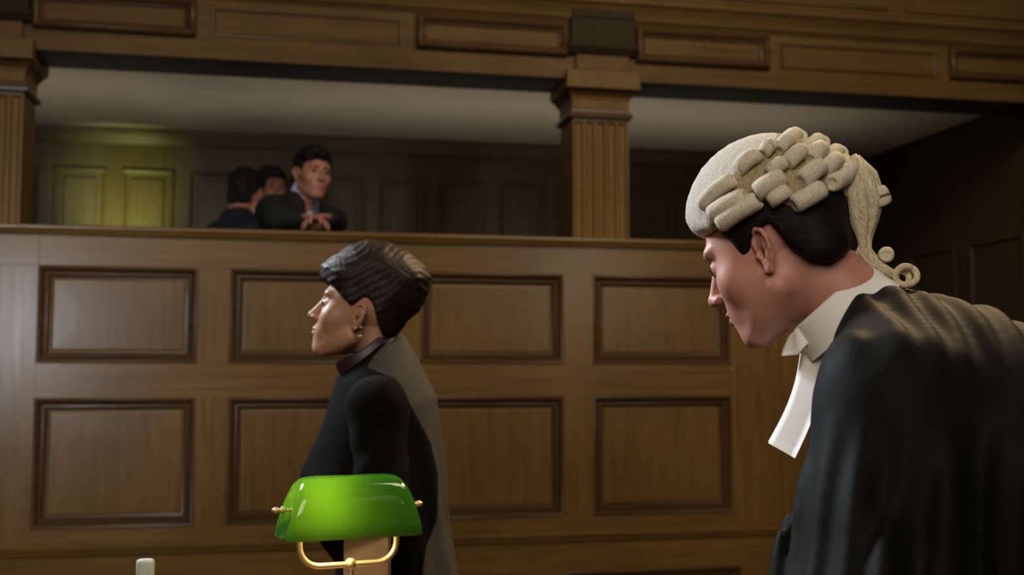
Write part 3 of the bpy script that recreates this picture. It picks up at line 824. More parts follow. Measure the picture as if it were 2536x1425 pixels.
FR = [(-.112, -.022), (-.088, -.058), (-.072, -.083), (-.044, -.137), (-.026, -.201), (-.004, -.266), (.008, -.344), (.014, -.41), (.016, -.6), (.4, -.6), (.4, .3), (-.112, .3)]
g.fn(VB, (-.35, -.45, -.62), (.25, .45, .12), lambda x, y, z: poly_sd(x, z, FR), .012, '-')
g.shift(VB, (-.42, -.4, -.20), (.0, .4, .05), lambda x, y, z: .0046 * np.sin(2 * np.pi * (x + .55 * z + .3 * y) / .050 + 2.2 * np.sin(y * 11 + x * 9)) * np.clip((z + .17) / .07, 0, 1))
g.shift(VB, (-.65, -.5, -1.45), (.15, .5, -.16), lambda x, y, z: (.0105 * np.sin(x * 62 + y * 38 + 1.6 * np.sin(z * 5)) + .006 * np.sin(x * 131 - y * 60 + 2 * np.sin(z * 4 + 1))) * np.clip((-.20 - z) / .12, 0, 1))
g.half(VB, (0, 0, -1.36), (0, 0, -1))
field_obj('gown', g, M_gown, bar, BBASE)

# ================================================================== the woman
HW0 = np.array((.179, -2.335, 1.483)); VW = Frame(HW0, 176.4); HW = Frame(HW0, 169.4, -13)
vw = lambda *p: VW.w(p)
WBASE = np.array((*vw(-.05, 0, 0)[:2], 0.))
JW = {'skull': HW.w((-.028, 0, -.02)), 'neckb': vw(-.060, 0, -.135), 'chest': vw(-.055, 0, -.30), 'waist': vw(-.05, 0, -.48), 'pelvis': vw(-.05, 0, -.62),
      'shl': vw(-.040, .140, -.200), 'shr': vw(-.075, -.140, -.200), 'ell': vw(-.055, .178, -.43), 'elr': vw(-.08, -.185, -.43), 'wrl': vw(.025, .06, -.425), 'wrr': vw(.02, -.07, -.42),
      'hipl': vw(-.05, .08, -.68), 'hipr': vw(-.06, -.08, -.68), 'knl': vw(-.03, .08, -1.05), 'knr': vw(-.04, -.08, -1.05),
      'anl': vw(-.05, .08, -1.403), 'anr': vw(-.06, -.08, -1.403), 'tol': vw(.05, .09, -1.446), 'tor': vw(.04, -.09, -1.446)}
lo, hi = pbox(list(JW.values()) + [HW.w((.13, 0, .14)), HW.w((-.1, .1, 0)), HW.w((0, -.1, 0))], .16)
hl, hh = pbox([HW.w(p) for p in [(x, y, z) for x in (-.12, .13) for y in (-.1, .1) for z in (-.125, .14)]], 0)
g = Field(axis(lo[0], hi[0], [(hl[0], hh[0], .0025)], .010), axis(lo[1], hi[1], [(hl[1], hh[1], .0025)], .010), axis(0., 1.66, [(hl[2], hh[2], .0025)], .011))
def slim(J, k=.03):
    C = lambda a, b, ra, rb, kk=k, flat=None: g.cone(WORLD, J[a], J[b], ra, rb, kk, '+', flat)
    C('neckb', 'skull', .049, .048, .03)
limb_body_k = dict(JW); 
def limb_slim(g, J):
    C = lambda a, b, ra, rb, kk=.03, flat=None: g.cone(WORLD, J[a], J[b], ra, rb, kk, '+', flat)
    lat = np.asarray(J['shl']) - np.asarray(J['shr']); lat /= np.linalg.norm(lat); fl = (tuple(lat), 1.4)
    C('pelvis', 'waist', .085, .08, .04, fl); C('waist', 'chest', .085, .10, .04, fl); C('chest', 'neckb', .10, .048, .05, fl); C('neckb', 'skull', .047, .048)
    for s_ in 'lr':
        C('neckb', 'sh' + s_, .038, .044, .04); C('sh' + s_, 'el' + s_, .041, .033); C('el' + s_, 'wr' + s_, .034, .023)
        C('pelvis', 'hip' + s_, .075, .07, .04); C('hip' + s_, 'kn' + s_, .07, .048); C('kn' + s_, 'an' + s_, .05, .033); C('an' + s_, 'to' + s_, .032, .026, .02)
limb_slim(g, JW); head(g, HW, .985, True)
hand(g, hand_frame(JW['ell'], JW['wrl'], 50), .6, -1, sz=.9); hand(g, hand_frame(JW['elr'], JW['wrr'], -50), .6, 1, sz=.9)
wom = field_obj('person', g, [M_skin_w, M_lip], None, WBASE, lambda P: ((lambda q: ((np.abs(q[:, 1]) < .022) & (q[:, 0] > .091) & (q[:, 2] < -.043) & (q[:, 2] > -.064)).astype(int))((P - HW.o) @ HW.R)))
tag(wom, 'woman with short dark hair in a black and grey coat, in profile behind the lamp', 'person')
eyes(HW, wom, WBASE, .985)
for s_ in 'lr': shoe(wom, WBASE, JW['an' + s_], JW['to' + s_])
# eyebrow and lashes
for y in (1, -1):
    k = MB(); k.tube([HW.w((x, y * yy, z)) for x, yy, z in ((.0915, .014, .036), (.0885, .028, .0415), (.078, .044, .038))], [.0022, .003, .0014], 8); k.build('eyebrow', M_hair_w, wom, WBASE, True)
HO = [(.094, .094), (.093, .124), (.062, .148), (.023, .173), (-.015, .186), (-.062, .182), (-.11, .160), (-.150, .127), (-.167, .097), (-.160, .060), (-.141, .020), (-.113, -.004), (-.090, -.036), (-.075, -.065), (.0, -.065), (.094, .0)]
HC = [(.2, .094), (.098, .094), (.086, .087), (.058, .067), (.041, .045), (.022, .025), (.010, .034), (-.006, .046), (-.018, .042), (-.029, .030), (-.037, -.004), (-.050, -.041), (-.088, -.046), (-.3, -.046), (-.3, .3), (.2, .3)]
g = box_field(HW0 - (.20, .20, .08), HW0 + (.20, .20, .21), .0035)
def infl(poly, R, mx):
    def f(x, y, z):
        s_ = poly_sd(x, z, poly)
        return np.maximum(np.sqrt(np.maximum(R + s_, 0) ** 2 + y * y) - R, np.abs(y) - mx)
    return f
g.fn(VW, (-.25, -.18, -.15), (.18, .18, .26), infl(HO, .088, .086))
g.fn(VW, (-.25, -.18, -.15), (.18, .18, .26), lambda x, y, z: poly_sd(x, z, HC), .006, '&')
g.shift(VW, (-.25, -.18, -.15), (.18, .18, .26), lambda x, y, z: .0007 * np.sin((x * .6 + z) * 330 + 4 * np.sin(y * 30 + x * 32) + 2 * np.sin(x * 60)) + .0006 * np.sin(y * 210 + x * 60 + 3 * np.sin(z * 40)))
field_obj('hair', g, M_hair_w, wom, WBASE, smooth_it=1)
k = MB(); ec = vw(.003, .088, -.034)
k.tube([ec + VW.d((math.cos(a) * .0105, math.sin(a) * .002, math.sin(a) * .0105)) for a in [math.pi / 2 + 2 * math.pi * i / 28 * .93 for i in range(29)]], .0016, 10)
k.build('earring', M_gold, wom, WBASE, True)
# coat
CP = [(.050, -.140), (.062, -.180), (.085, -.254), (.107, -.31), (.126, -.356), (.130, -.43), (.09, -.50), (.045, -.56), (.05, -1.12), (-.28, -1.12), (-.232, -.597), (-.210, -.481), (-.199, -.341), (-.180, -.18), (-.141, -.105), (-.104, -.036), (-.088, -.030), (-.050, -.052), (-.005, -.088)]
lo, hi = pbox([vw(-.32, -.3, -1.2), vw(.22, .3, 0), vw(-.32, .3, 0)], .01)
g = Field(axis(lo[0], hi[0], [], .006), axis(lo[1], hi[1], [], .006), axis(.30, 1.48, [(.85, 1.48, .006)], .012))
def coatf(x, y, z):
    s_ = poly_sd(x, z, CP); R = .15
    d = np.sqrt(np.maximum(R + s_, 0) ** 2 + (y * .88) ** 2) - R
    wd = .060 + 1.05 * np.clip(-.055 - z, 0, .11) + .10 * np.clip(-.165 - z, 0, .5)
    return -smin(-d, (wd - np.abs(y)) * .7, .02)
g.fn(VW, (-.34, -.32, -1.2), (.24, .32, .0), coatf)
g.ell(VW, (-.020, 0, -.045), (.085, .055, .075), .01, '-', (0, 0, 0))
g.shift(VW, (-.34, -.32, -1.2), (.24, .32, .0), lambda x, y, z: .003 * np.sin(x * 40 + y * 55 + 2 * np.sin(z * 7)) * np.clip((-.2 - z) / .1, 0, 1))
gc = g.copy()
coat = field_obj('coat', g, M_coat_grey, wom, WBASE)
BF = [(.3, .02), (-.083, -.020), (-.080, -.045), (-.035, -.094), (-.012, -.108), (-.061, -.133), (-.096, -.169), (-.132, -.231), (-.16, -.284), (-.178, -.355), (-.176, -.452), (-.150, -.51), (-.135, -.60), (-.13, -1.3), (.3, -1.3)]
BF = [(.3, .02), (-.090, .0), (-.088, -.036), (-.066, -.055), (-.030, -.094), (-.016, -.112), (-.061, -.133), (-.096, -.169), (-.132, -.231), (-.16, -.284), (-.178, -.355), (-.176, -.452), (-.150, -.51), (-.135, -.60), (-.13, -1.3), (.3, -1.3)]
gc.f -= .0035
gc.fn(VW, (-.4, -.4, -1.3), (.4, .4, .1), lambda x, y, z: poly_sd(x, z, BF), .004, '&')
gc.half(VW, (0, 0, -1.12), (0, 0, -1))
field_obj('coat_front', gc, M_coat_black, wom, WBASE, label='black front and side of the coat')
for s_, y in (('l', 1), ('r', -1)):
    P = [JW['sh' + s_], JW['el' + s_], JW['wr' + s_]]; lo2, hi2 = pbox(P, .12)
    g = box_field(lo2, hi2, .006)
    g.cone(WORLD, P[0] + VW.d((0, -y * .018, -.006)), P[1], .066, .058, .02).cone(WORLD, P[1], P[2], .058, .046, .02)
    g.cone(WORLD, P[0], P[0] + VW.d((-.01, -y * .085, .040)), .066, .036, .03)
    g.shift(VW, (-.3, -.35, -.7), (.3, .35, -.05), lambda x, z0, z: .0022 * np.sin((z * .8 + x * .9) * 75 + 1.5 * np.sin(z * 18)))
    field_obj('sleeve', g, M_coat_black, wom, WBASE, label='black sleeve')
# seam piping along the sleeve
k = MB(); k.tube([vw(*p) for p in ((-.098, .178, -.185), (-.110, .200, -.24), (-.112, .212, -.32), (-.106, .216, -.40), (-.100, .215, -.47))], .0012, 8)
# purple collar round the neck
CN = np.array((-.020, 0, -.088)); nu = np.array((.55, 0, .835)); nu /= np.linalg.norm(nu); nf = np.array((nu[2], 0, -nu[0]))
def ncol(th, h, R): return vw(*(CN + nf * math.cos(th) * R * 1.20 + np.array((0, 1, 0)) * math.sin(th) * R * .94 + nu * h))
ths = [2 * math.pi * i / 48 for i in range(49)]
sheet_obj('blouse_collar', [ncol(t, .024 + .003 * math.sin(3 * t), .062) for t in ths], [ncol(t, -.018 - .012 * max(0, math.cos(t)), .072) for t in ths], 8, -.006, M_purple, wom, WBASE, .004, VW.d((.2, 0, .2)))
ths = [math.radians(-75 + 150 * i / 30) for i in range(31)]
M_lilac = simple('lilac_silk', (.13, .062, .10), .45)
sheet_obj('collar_edge', [ncol(t, -.010 - .010 * max(0, math.cos(t)), .076) for t in ths], [ncol(t, -.022 - .024 * max(0, math.cos(t)), .080) for t in ths], 3, -.004, M_lilac, wom, WBASE)
# trousers
g = box_field(vw(-.05, 0, -1.05) - (.22, .22, .38), vw(-.05, 0, -1.05) + (.22, .22, .25), .010)
for s_ in 'lr':
    g.cone(WORLD, JW['hip' + s_], JW['kn' + s_], .09, .068, .03).cone(WORLD, JW['kn' + s_], JW['an' + s_], .068, .06, .03)
field_obj('trousers', g, M_trouser, wom, WBASE)

# ================================================================== the three people in the gallery
def gallery_person(H0, hh_, pitch, roll, bh, base, J, skin, suit, label, hs=1.0, shirt=True, tie=True, front=True, hdir=None):
    H0 = np.array(H0); HG = Frame(H0, hh_, pitch, roll); G = Frame(H0, bh)
    JJ = {}
    for n_, p in J.items(): JJ[n_] = np.array(p, float) if n_.startswith('@') else G.w(p)
    JJ = {n_.strip('@'): p for n_, p in JJ.items()}
    JJ['skull'] = HG.w((-.028, 0, -.02))
    base = np.array(base)
    lo, hi = pbox(list(JJ.values()) + [H0], .2)
    hl, hh = pbox([HG.w(p) for p in [(x, y, z) for x in (-.1, .13) for y in (-.1, .1) for z in (-.125, .14)]], 0)
    wsp = [(hl[i], hh[i], .0035) for i in range(3)]
    if front:
        hb = np.array([JJ['wrl'], JJ['wrr']]); h2 = [(hb[:, i].min() - .13, hb[:, i].max() + .13, .004) for i in range(3)]
    else: h2 = [(1e9, 1e9, 1)] * 3
    g = Field(*[axis(lo[i], hi[i], [wsp[i], h2[i]], .012) for i in range(3)])
    limb_body(g, JJ); head(g, HG, hs)
    el_, er_ = JJ['ell'], JJ['elr']
    if hdir: er_, el_ = JJ['wrr'] - np.array(hdir[0]), JJ['wrl'] - np.array(hdir[1])
    hand(g, hand_frame(el_, JJ['wrl'], 10), .7 if front else .6, -1, sz=.92); hand(g, hand_frame(er_, JJ['wrr'], -10), .7 if front else .6, 1, sz=.92)
    p = field_obj('person', g, [skin, M_lip], None, base, lambda P: ((lambda q: ((np.abs(q[:, 1]) < .024) & (q[:, 0] > .093) & (q[:, 2] < -.0435) & (q[:, 2] > -.065)).astype(int))((P - HG.o) @ HG.R / hs)))
    tag(p, label, 'person', None)
    eyes(HG, p, base, hs)
    for y in (1, -1):
        k = MB(); k.tube([HG.w((x, y * yy, z)) for x, yy, z in ((.0925, .012, .034), (.0905, .028, .039), (.080, .046, .035))], [.003, .004, .002], 8); k.build('eyebrow', M_hair_g, p, base, True)
    # hair
    hl, hh = pbox([HG.w(q) for q in [(x, y, z) for x in (-.14, .12) for y in (-.1, .1) for z in (-.1, .17)]], .01)
    g = box_field(hl, hh, .0045)
    g.ell(HG, (-.014, 0, .056), (.108, .087, .092))
    g.ell(HG, (.052, -.02, .104), (.05, .062, .036), .03)
    g.cone(HG, (-.075, .03, -.03), (-.075, -.03, -.03), .04, .04, .03)
    HPg = [(.125, .085), (.098, .076), (.082, .066), (.062, .060), (.050, .040), (.040, -.005), (.030, -.012), (.024, .010), (.012, .036), (-.012, .036), (-.026, .006), (-.040, -.040), (-.07, -.062), (-.16, -.062), (-.16, .2), (.14, .2)]
    g.fn(HG, (-.2, -.15, -.15), (.18, .15, .22), lambda x, y, z: poly_sd(x, z, HPg), .006, '&')
    g.shift(HG, (-.2, -.15, -.15), (.18, .15, .22), lambda x, y, z: .0028 * np.sin(y * 120 + 3 * np.sin(x * 30 + z * 20)) + .002 * np.sin(x * 90 + z * 70))
    field_obj('hair', g, M_hair_g, p, base)
    # jacket and trousers
    g = Field(*[axis(lo[i] - .05, hi[i] + .05, [], .010) for i in range(3)])
    lat = JJ['shl'] - JJ['shr']; lat /= np.linalg.norm(lat); fl = (tuple(lat), 1.4)
    C = lambda a, b, ra, rb, kk=.03, f_=None: g.cone(WORLD, JJ[a], JJ[b], ra, rb, kk, '+', f_)
    C('pelvis', 'waist', .135, .125, .04, fl); C('waist', 'chest', .125, .135, .04, fl); C('chest', 'neckb', .135, .074, .04, fl)
    for s_ in 'lr':
        g.cone(WORLD, JJ['neckb'] + (JJ['sh' + s_] - JJ['neckb']) * .2, JJ['sh' + s_], .055, .070, .04); C('chest', 'sh' + s_, .10, .072, .05)
        C('sh' + s_, 'el' + s_, .070, .058); g.cone(WORLD, JJ['el' + s_], JJ['wr' + s_] + (JJ['el' + s_] - JJ['wr' + s_]) * .10, .056, .042, .03)
    gs = g.copy()
    if shirt:
        nb = JJ['neckb']; fwd = G.d((1, 0, 0)); fwd = np.array((fwd[0], fwd[1], 0)) 
        a = nb + fwd * .05 + np.array((0, 0, .045)); b = JJ['chest'] + fwd * .155 + np.array((0, 0, -.05))
        if front: g.cone(WORLD, a, b, .058, .026, .008, '-')
        g.cone(WORLD, nb + np.array((0, 0, .02)), JJ['skull'], .062, .070, .006, '-')
    field_obj('jacket', g, suit, p, base)
    if shirt:
        gs.f += .010
        lo3, hi3 = pbox([JJ['neckb'], JJ['chest'] + fwd * .1], .14)
        q = Field(*gs.ax); q.f = gs.f
        q.f = gs.f
        g2 = box_field(lo3, hi3, .007)
        g2.cone(WORLD, JJ['chest'], JJ['neckb'], .123, .068, .03, '+', (tuple(lat), 1.45)); g2.cone(WORLD, JJ['neckb'], JJ['neckb'] + (JJ['skull'] - JJ['neckb']) * .60, .067, .063, .01)
        field_obj('shirt', g2, M_shirt, p, base)
        if tie:
            A = JJ['neckb'] + fwd * .074 + np.array((0, 0, .012)); B = JJ['chest'] + fwd * .138 + np.array((0, 0, -.03)); l_ = np.array((-fwd[1], fwd[0], 0))
            sheet_obj('tie', [A - l_ * .012, A, A + l_ * .012], [B - l_ * .030, B + fwd * .004, B + l_ * .030], 6, .004, M_tie, p, base, .012, fwd)
    g = Field(*[axis(lo[i], hi[i], [], .012) for i in range(3)])
    for s_ in 'lr':
        C('pelvis', 'hip' + s_, .115, .105, .04); C('hip' + s_, 'kn' + s_, .100, .072); C('kn' + s_, 'an' + s_, .070, .058)
    field_obj('trousers', g, M_trouser, p, base)
    for s_ in 'lr': shoe(p, base, JJ['an' + s_], JJ['to' + s_])
    return p
FZ = GAL_Z
def standing(H0, bh, J, turn=0.):
    """hips, knees and feet straight under the pelvis"""
    G = Frame(H0, bh); P = G.w(J['pelvis']); L = Frame((0, 0, 0), bh + turn)
    for s_, y in (('l', 1), ('r', -1)):
        J['@hip' + s_] = P + L.d((.0, .09 * y, -.05)); q = P + L.d((.02, .10 * y, 0)); q[2] = FZ + .50; J['@kn' + s_] = q
        q = P + L.d((-.03, .10 * y, 0)); q[2] = FZ + .077; J['@an' + s_] = q; q = P + L.d((.09, .12 * y, 0)); q[2] = FZ + .035; J['@to' + s_] = q
    return J
A0 = (.125, .27, 2.270)
gallery_person(A0, -66, 4, -4, -40, (.02, .50, FZ), standing(A0, -40,
    {'neckb': (-.062, 0, -.128), 'chest': (-.125, .05, -.275), 'waist': (-.22, .08, -.46), 'pelvis': (-.29, .09, -.62),
     'shl': (-.075, .165, -.195), 'shr': (-.085, -.165, -.185), '@elr': (-.035, .100, 2.052), '@ell': (.225, .205, 2.056), '@wrr': (.072, .062, 2.048), '@wrl': (.206, .074, 2.054)}, 0),
    M_skin_g, M_suit, 'man in a dark suit and pale blue shirt leaning on the gallery rail, hands clasped', hdir=((.93, -.36, -.06), (-.95, -.28, -.08)))
A0 = (-.190, .96, 2.278)
gallery_person(A0, 62, 6, 0, 35, (-.20, .96, FZ), standing(A0, 35,
    {'neckb': (-.055, 0, -.130), 'chest': (-.07, 0, -.29), 'waist': (-.07, 0, -.47), 'pelvis': (-.07, 0, -.63),
     'shl': (-.05, .155, -.20), 'shr': (-.05, -.155, -.20), 'elr': (-.05, -.20, -.44), 'ell': (-.05, .20, -.44), 'wrr': (.05, -.19, -.65), 'wrl': (.05, .19, -.65)}),
    M_skin_g, M_navy, 'dark-haired person in a navy jacket turned away in the gallery, beside the leaning man', 1.0, False, False, False)
A0 = (-.072, 1.52, 2.392)
gallery_person(A0, -66, 0, 0, -60, (-.10, 1.55, FZ), standing(A0, -60,
    {'neckb': (-.055, 0, -.130), 'chest': (-.07, 0, -.29), 'waist': (-.07, 0, -.50), 'pelvis': (-.07, 0, -.68),
     'shl': (-.06, .16, -.20), 'shr': (-.06, -.16, -.20), 'elr': (-.06, -.20, -.46), 'ell': (-.06, .20, -.46), 'wrr': (.03, -.19, -.68), 'wrl': (.03, .19, -.68)}),
    M_skin_g, M_suit, 'dark-haired person half hidden behind the two others in the gallery', .97, True, False, False)
# ------------------------------------------------------------------ desk and things on it
DZ = .76
d = bpy.data.objects.new('desk', None); col.objects.link(d); d.location = (-.45, -2.72, 0)
tag(d, 'wooden desk under the green lamp, just below the picture', 'desk')
DB = (-.45, -2.72, 0)
k = MB(); k.box((-1.25, -3.02, DZ - .035), (.42, -2.615, DZ), bev=.006); k.build('desk_top', M_desk, d, DB)
k = MB(); k.box((-1.2, -2.655, .12), (.37, -2.625, DZ - .035)); k.build('modesty_panel', M_desk, d, DB)
for lx in (-1.2, .31):
    for ly in (-2.98, -2.69):
        k = MB(); k.box((lx, ly, 0), (lx + .06, ly + .06, DZ - .035), bev=.004); k.build('leg', M_desk, d, DB)

# banker's lamp
LB = np.array((.149, -2.774, DZ))
lamp = bpy.data.objects.new('desk_lamp', None); col.objects.link(lamp); lamp.location = tuple(LB)
tag(lamp, 'lit brass desk lamp with a green glass shade', 'lamp')
yaw = math.radians(-11.5 + 23)
ax = np.array((math.cos(yaw), math.sin(yaw), 0)); fr = np.array((ax[1], -ax[0], 0))   # fr points to the camera side
up = np.array((0, 0, 1.))
LC = np.array((.132, -2.778, 1.045))            # middle of the shade's rim line
def LP(t, y, z): return LC + ax * t + fr * y + up * z
k = MB()
k.lathe(LB, [(.066, 0), (.068, .004), (.066, .012), (.055, .018), (.030, .024), (.014, .034), (.010, .05)], 36)
autosmooth(k.build('base', M_brass, lamp, LB), 40)
J = LP(.004, .0, -.055)
k = MB(); k.tube([LB + up * .045 + (J - LB) * (1, 1, 0) * .1, J - up * .012], [.0062, .0062], 14); autosmooth(k.build('stem', M_brass, lamp, LB), 40)
k = MB(); k.lathe(J - up * .012, [(.006, 0), (.010, .003), (.0115, .010), (.010, .017), (.006, .021), (.001, .022)], 20); autosmooth(k.build('joint', M_brass, lamp, LB), 60)
# yoke: U of round bar
def arc(c, r, a0, a1, n=8): return [(c[0] + r * math.cos(math.radians(a0 + (a1 - a0) * i / n)), c[1] + r * math.sin(math.radians(a0 + (a1 - a0) * i / n))) for i in range(n + 1)]
hw = .0955; rr_ = .036
path = [(-hw, .052), (-hw, 0.0), (-hw, -.012)] + arc((-hw + rr_ + .004, -.017), rr_ + .004, 180, 270) + [(0, -.057)] + arc((hw - rr_ - .004, -.017), rr_ + .004, 270, 360) + [(hw, -.012), (hw, 0), (hw, .052)]
k = MB(); k.tube([LP(a, 0, b) for a, b in path], .0058, 14); autosmooth(k.build('yoke', M_brass, lamp, LB), 60)
k = MB(); k.tube([LP(-.142, 0, .052), LP(.142, 0, .052)], .0032, 12); autosmooth(k.build('pivot_rod', M_brass, lamp, LB), 60)
for sgn in (-1, 1):
    k = MB(); k.lathe(LP(sgn * .126, 0, .052), [(.003, -.004), (.0075, 0), (.0075, .004), (.0035, .006), (.0055, .012), (.006, .016), (.0035, .021), (.001, .0225)], 18, axis=ax * sgn)
    autosmooth(k.build('finial', M_brass, lamp, LB), 60)
# glass shade: a trough with rounded ends, open below
m_, nt, b = new_mat('green_cased_glass')
b.inputs['Base Color'].default_value = (.012, .11, .010, 1); b.inputs['Roughness'].default_value = .08
b.inputs['Coat Weight'].default_value = .3; b.inputs['Coat Roughness'].default_value = .04
tr = nt.nodes.new('ShaderNodeBsdfTranslucent'); tr.inputs['Color'].default_value = (.20, .50, .022, 1)
mx = nt.nodes.new('ShaderNodeMixShader'); mx.inputs[0].default_value = .13
nt.links.new(b.outputs[0], mx.inputs[1]); nt.links.new(tr.outputs[0], mx.inputs[2]); nt.links.new(mx.outputs[0], nt.nodes['Material Output'].inputs['Surface'])
M_glass = m_
def shade_pt(u, v, off=0.):
    # u in [-1,1] along the lamp, v in [0,1] from front rim over the top to the back rim
    th = math.pi * v
    cy, sz = math.cos(th), math.sin(th)
    e = .62
    yy = math.copysign(abs(cy) ** .8, cy) * .066; zz = (abs(sz) ** e) * .113
    h = zz / .113
    half = .134 - .020 * h ** 1.6
    end = (1 - abs(u) ** 11) ** .5
    t = u * half
    k_ = end * 1.0
    zz2 = zz * (.30 + .70 * k_) ; yy2 = yy * (.62 + .38 * k_)
    p = LP(t, yy2, zz2 - .006 * 0)
    n = fr * cy * .7 + up * sz + ax * (u ** 9)
    n = n / (np.linalg.norm(n) + 1e-9)
    return p - n * off
NU, NV = 60, 40
us = [math.sin(math.pi / 2 * (-1 + 2 * i / NU)) for i in range(NU + 1)]
def sheet(off):
    return [[tuple(shade_pt(u_, j / NV, off)) for j in range(NV + 1)] for u_ in us]
A, Bs = sheet(0), sheet(.0035)
v = [p for r in A for p in r] + [p for r in Bs for p in r]; f = []
n1 = (NU + 1) * (NV + 1)
for i in range(NU):
    for j in range(NV):
        a0 = i * (NV + 1) + j; q = (a0, a0 + NV + 1, a0 + NV + 2, a0 + 1)
        f.append(q); f.append(tuple(n1 + x_ for x_ in reversed(q)))
for i in range(NU):
    for j in (0, NV):
        a0 = i * (NV + 1) + j; f.append((a0, n1 + a0, n1 + a0 + NV + 1, a0 + NV + 1))
# close both end walls with fans
for i in (0, NU):
    for S, o_ in ((A, 0), (Bs, n1)):
        c = np.mean([S[i][0], S[i][NV]], axis=0); v.append(tuple(c)); ci = len(v) - 1
        for j in range(NV): f.append((ci, o_ + i * (NV + 1) + j, o_ + i * (NV + 1) + j + 1))
M_opal, nt, b = new_mat('white_opal_lining'); b.inputs['Base Color'].default_value = (.55, .54, .48, 1)
tr = nt.nodes.new('ShaderNodeBsdfTranslucent'); tr.inputs['Color'].default_value = (.8, .8, .72, 1)
mx = nt.nodes.new('ShaderNodeMixShader'); mx.inputs[0].default_value = .35
nt.links.new(b.outputs[0], mx.inputs[1]); nt.links.new(tr.outputs[0], mx.inputs[2]); nt.links.new(mx.outputs[0], nt.nodes['Material Output'].inputs['Surface'])
sh = obj('lamp_shade', v, f, [M_glass, M_opal], lamp, LB, [1 if min(q) >= n1 and max(q) < 2 * n1 else 0 for q in f], smooth=True)
bulbm, nt, b = new_mat('lamp_bulb'); b.inputs['Emission Color'].default_value = (1, .78, .42, 1); b.inputs['Emission Strength'].default_value = 210; b.inputs['Base Color'].default_value = (.9, .9, .8, 1)
k = MB(); k.tube([LP(-.098, 0, .064), LP(-.085, 0, .064), LP(-.035, 0, .064), LP(-.022, 0, .062)], [.006, .0125, .0125, .006], 16); autosmooth(k.build('bulb', bulbm, lamp, LB), 60)

# capped bottle standing left of the lamp
BB = np.array((-.252, -2.68, DZ))
bt = bpy.data.objects.new('water_bottle', None); col.objects.link(bt); bt.location = tuple(BB)
tag(bt, 'small bottle with a pale cap, standing left of the green lamp', 'bottle')
gm, nt, b = new_mat('clear_plastic'); b.inputs['Transmission Weight'].default_value = 1; b.inputs['Roughness'].default_value = .03; b.inputs['IOR'].default_value = 1.2; b.inputs['Base Color'].default_value = (.85, .93, .9, 1)
k = MB(); k.lathe(BB, [(.026, 0), (.031, .004), (.032, .02), (.032, .13), (.030, .15), (.019, .185), (.0145, .195), (.0145, .205)], 32); autosmooth(k.build('bottle_body', gm, bt, BB), 40)
k = MB()
rings = []
for r_, z_ in [(.0165, .197), (.0172, .199), (.0172, .228), (.0166, .232), (.0140, .2345), (.006, .235)]:
    rings.append([(BB[0] + (r_ - (.0004 if j % 2 else 0)) * math.cos(2 * math.pi * j / 60), BB[1] + (r_ - (.0004 if j % 2 else 0)) * math.sin(2 * math.pi * j / 60), BB[2] + z_) for j in range(60)])
k.rings(rings); autosmooth(k.build('cap', M_cap, bt, BB), 40)

# brown box file behind the lamp
FB = np.array((.178, -2.648, DZ))
k = MB(); c1, s1 = math.cos(math.radians(-11.5)), math.sin(math.radians(-11.5))
k.box((-.046, -.020, 0), (.046, .020, .285), bev=.003)
k.v = [(FB[0] + x_ * c1 - y_ * s1, FB[1] + x_ * s1 + y_ * c1, FB[2] + z_) for x_, y_, z_ in k.v]
fo = k.build('file_box', M_file, None, FB); tag(fo, 'plain brown card file box standing upright behind the green lamp', 'file box')
k = MB(); k.box((-.03, -.0215, .2), (.03, -.0195, .24)); k.v = [(FB[0] + x_ * c1 - y_ * s1, FB[1] + x_ * s1 + y_ * c1, FB[2] + z_) for x_, y_, z_ in k.v]

# ------------------------------------------------------------------ lights
def area(name, loc, target, size, power, color, size_y=None, spread=180):
    l = bpy.data.lights.new(name, 'AREA'); l.energy = power; l.color = color; l.size = size
    if size_y: l.shape = 'RECTANGLE'; l.size_y = size_y
    l.spread = math.radians(spread)
    o = bpy.data.objects.new(name, l); col.objects.link(o); o.location = loc
    o.rotation_euler = (Vector(target) - Vector(loc)).to_track_quat('-Z', 'Y').to_euler()
    return o
def point(name, loc, power, color, r=.05):
    l = bpy.data.lights.new(name, 'POINT'); l.energy = power; l.color = color; l.shadow_soft_size = r
    o = bpy.data.objects.new(name, l); col.objects.link(o); o.location = loc; return o
area('hall_lamp', (1.9, -2.7, 3.9), (.5, 0, 1.3), 1.6, 40, (1, .84, .58), .8)
area('hall_fill', (-1.2, -8.0, 4.4), (2.0, 0, 1.3), 3.6, 62, (1, .87, .71), None, 95)
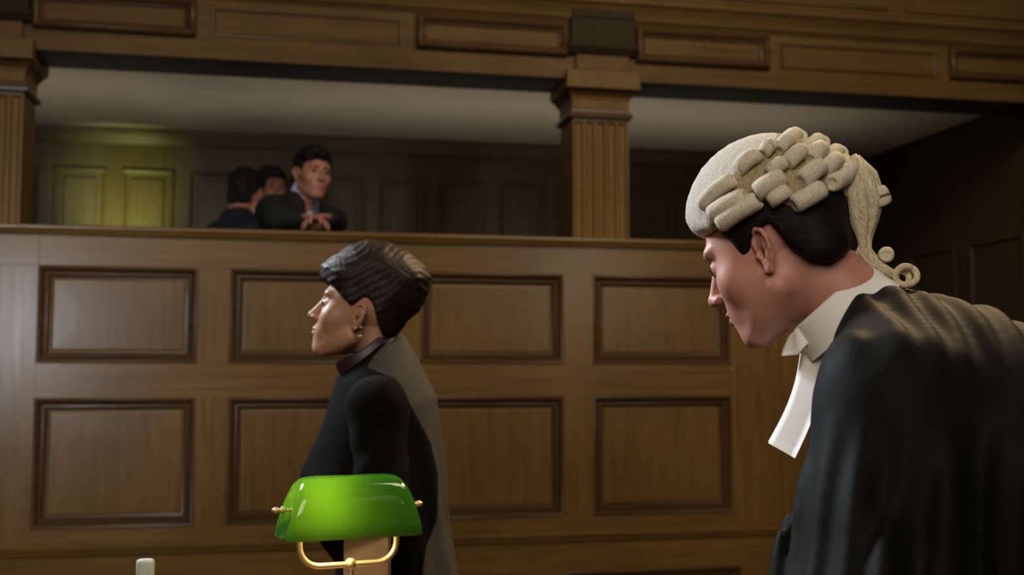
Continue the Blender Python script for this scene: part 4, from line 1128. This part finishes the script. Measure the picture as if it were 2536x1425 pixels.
area('window_glow', (-2.25, -5.1, 1.80), (-1.1, 0, 1.55), .34, 4.2, (.80, .88, 1.0), .5, 35)
area('sconce_glow', (2.82, -5.6, 2.41), (1.33, 0, 1.85), .3, 1.3, (.95, .92, .80), None, 40)
area('high_window', (-2.3, -.35, 3.7), (.5, -3.2, 1.5), .9, 26, (.90, .94, 1.0), None, 50)
area('chandelier', (2.9, -1.1, 4.2), (.5, -2.9, 1.5), .5, 30, (1, .68, .36), None, 80)
def spot(name, loc, target, power, color, angle, r=.03):
    l = bpy.data.lights.new(name, 'SPOT'); l.energy = power; l.color = color; l.spot_size = math.radians(angle); l.spot_blend = 1; l.shadow_soft_size = r
    o = bpy.data.objects.new(name, l); col.objects.link(o); o.location = loc
    o.rotation_euler = (Vector(target) - Vector(loc)).to_track_quat('-Z', 'Y').to_euler()
spot('gallery_reading_lamp', (-.97, 1.55, 2.06), (-.97, 2.13, 2.36), 44, (.76, .85, .30), 74)
area('gallery_uplight', (.6, 1.0, 1.9), (.6, 1.1, 3.0), 5.2, 6, (1, .88, .72), .25, 130)

w = bpy.data.worlds.new('hall'); sc.world = w; w.use_nodes = True
w.node_tree.nodes['Background'].inputs[0].default_value = (.9, .85, .75, 1); w.node_tree.nodes['Background'].inputs[1].default_value = .03

# ------------------------------------------------------------------ camera
cam = bpy.data.cameras.new('camera'); co = bpy.data.objects.new('camera', cam); col.objects.link(co)
sc.camera = co
cam.sensor_width = 36; cam.lens = 2800 / 2536 * 36
a_, p_ = math.radians(11.5), math.atan((930 - 712.5) / 2800)
dirv = Vector((math.sin(a_) * math.cos(p_), math.cos(a_) * math.cos(p_), math.sin(p_)))
co.location = (0, -5.0, 1.35)
co.rotation_euler = dirv.to_track_quat('-Z', 'Y').to_euler()
cam.clip_start = .05
cam.dof.use_dof = True; cam.dof.focus_distance = 1.75; cam.dof.aperture_fstop = 4.0
vs = sc.view_settings
sc.display_settings.display_device = 'sRGB'
vs.view_transform = 'Standard'; vs.look = 'None'; vs.exposure = 0; vs.gamma = 1; vs.use_curve_mapping = False
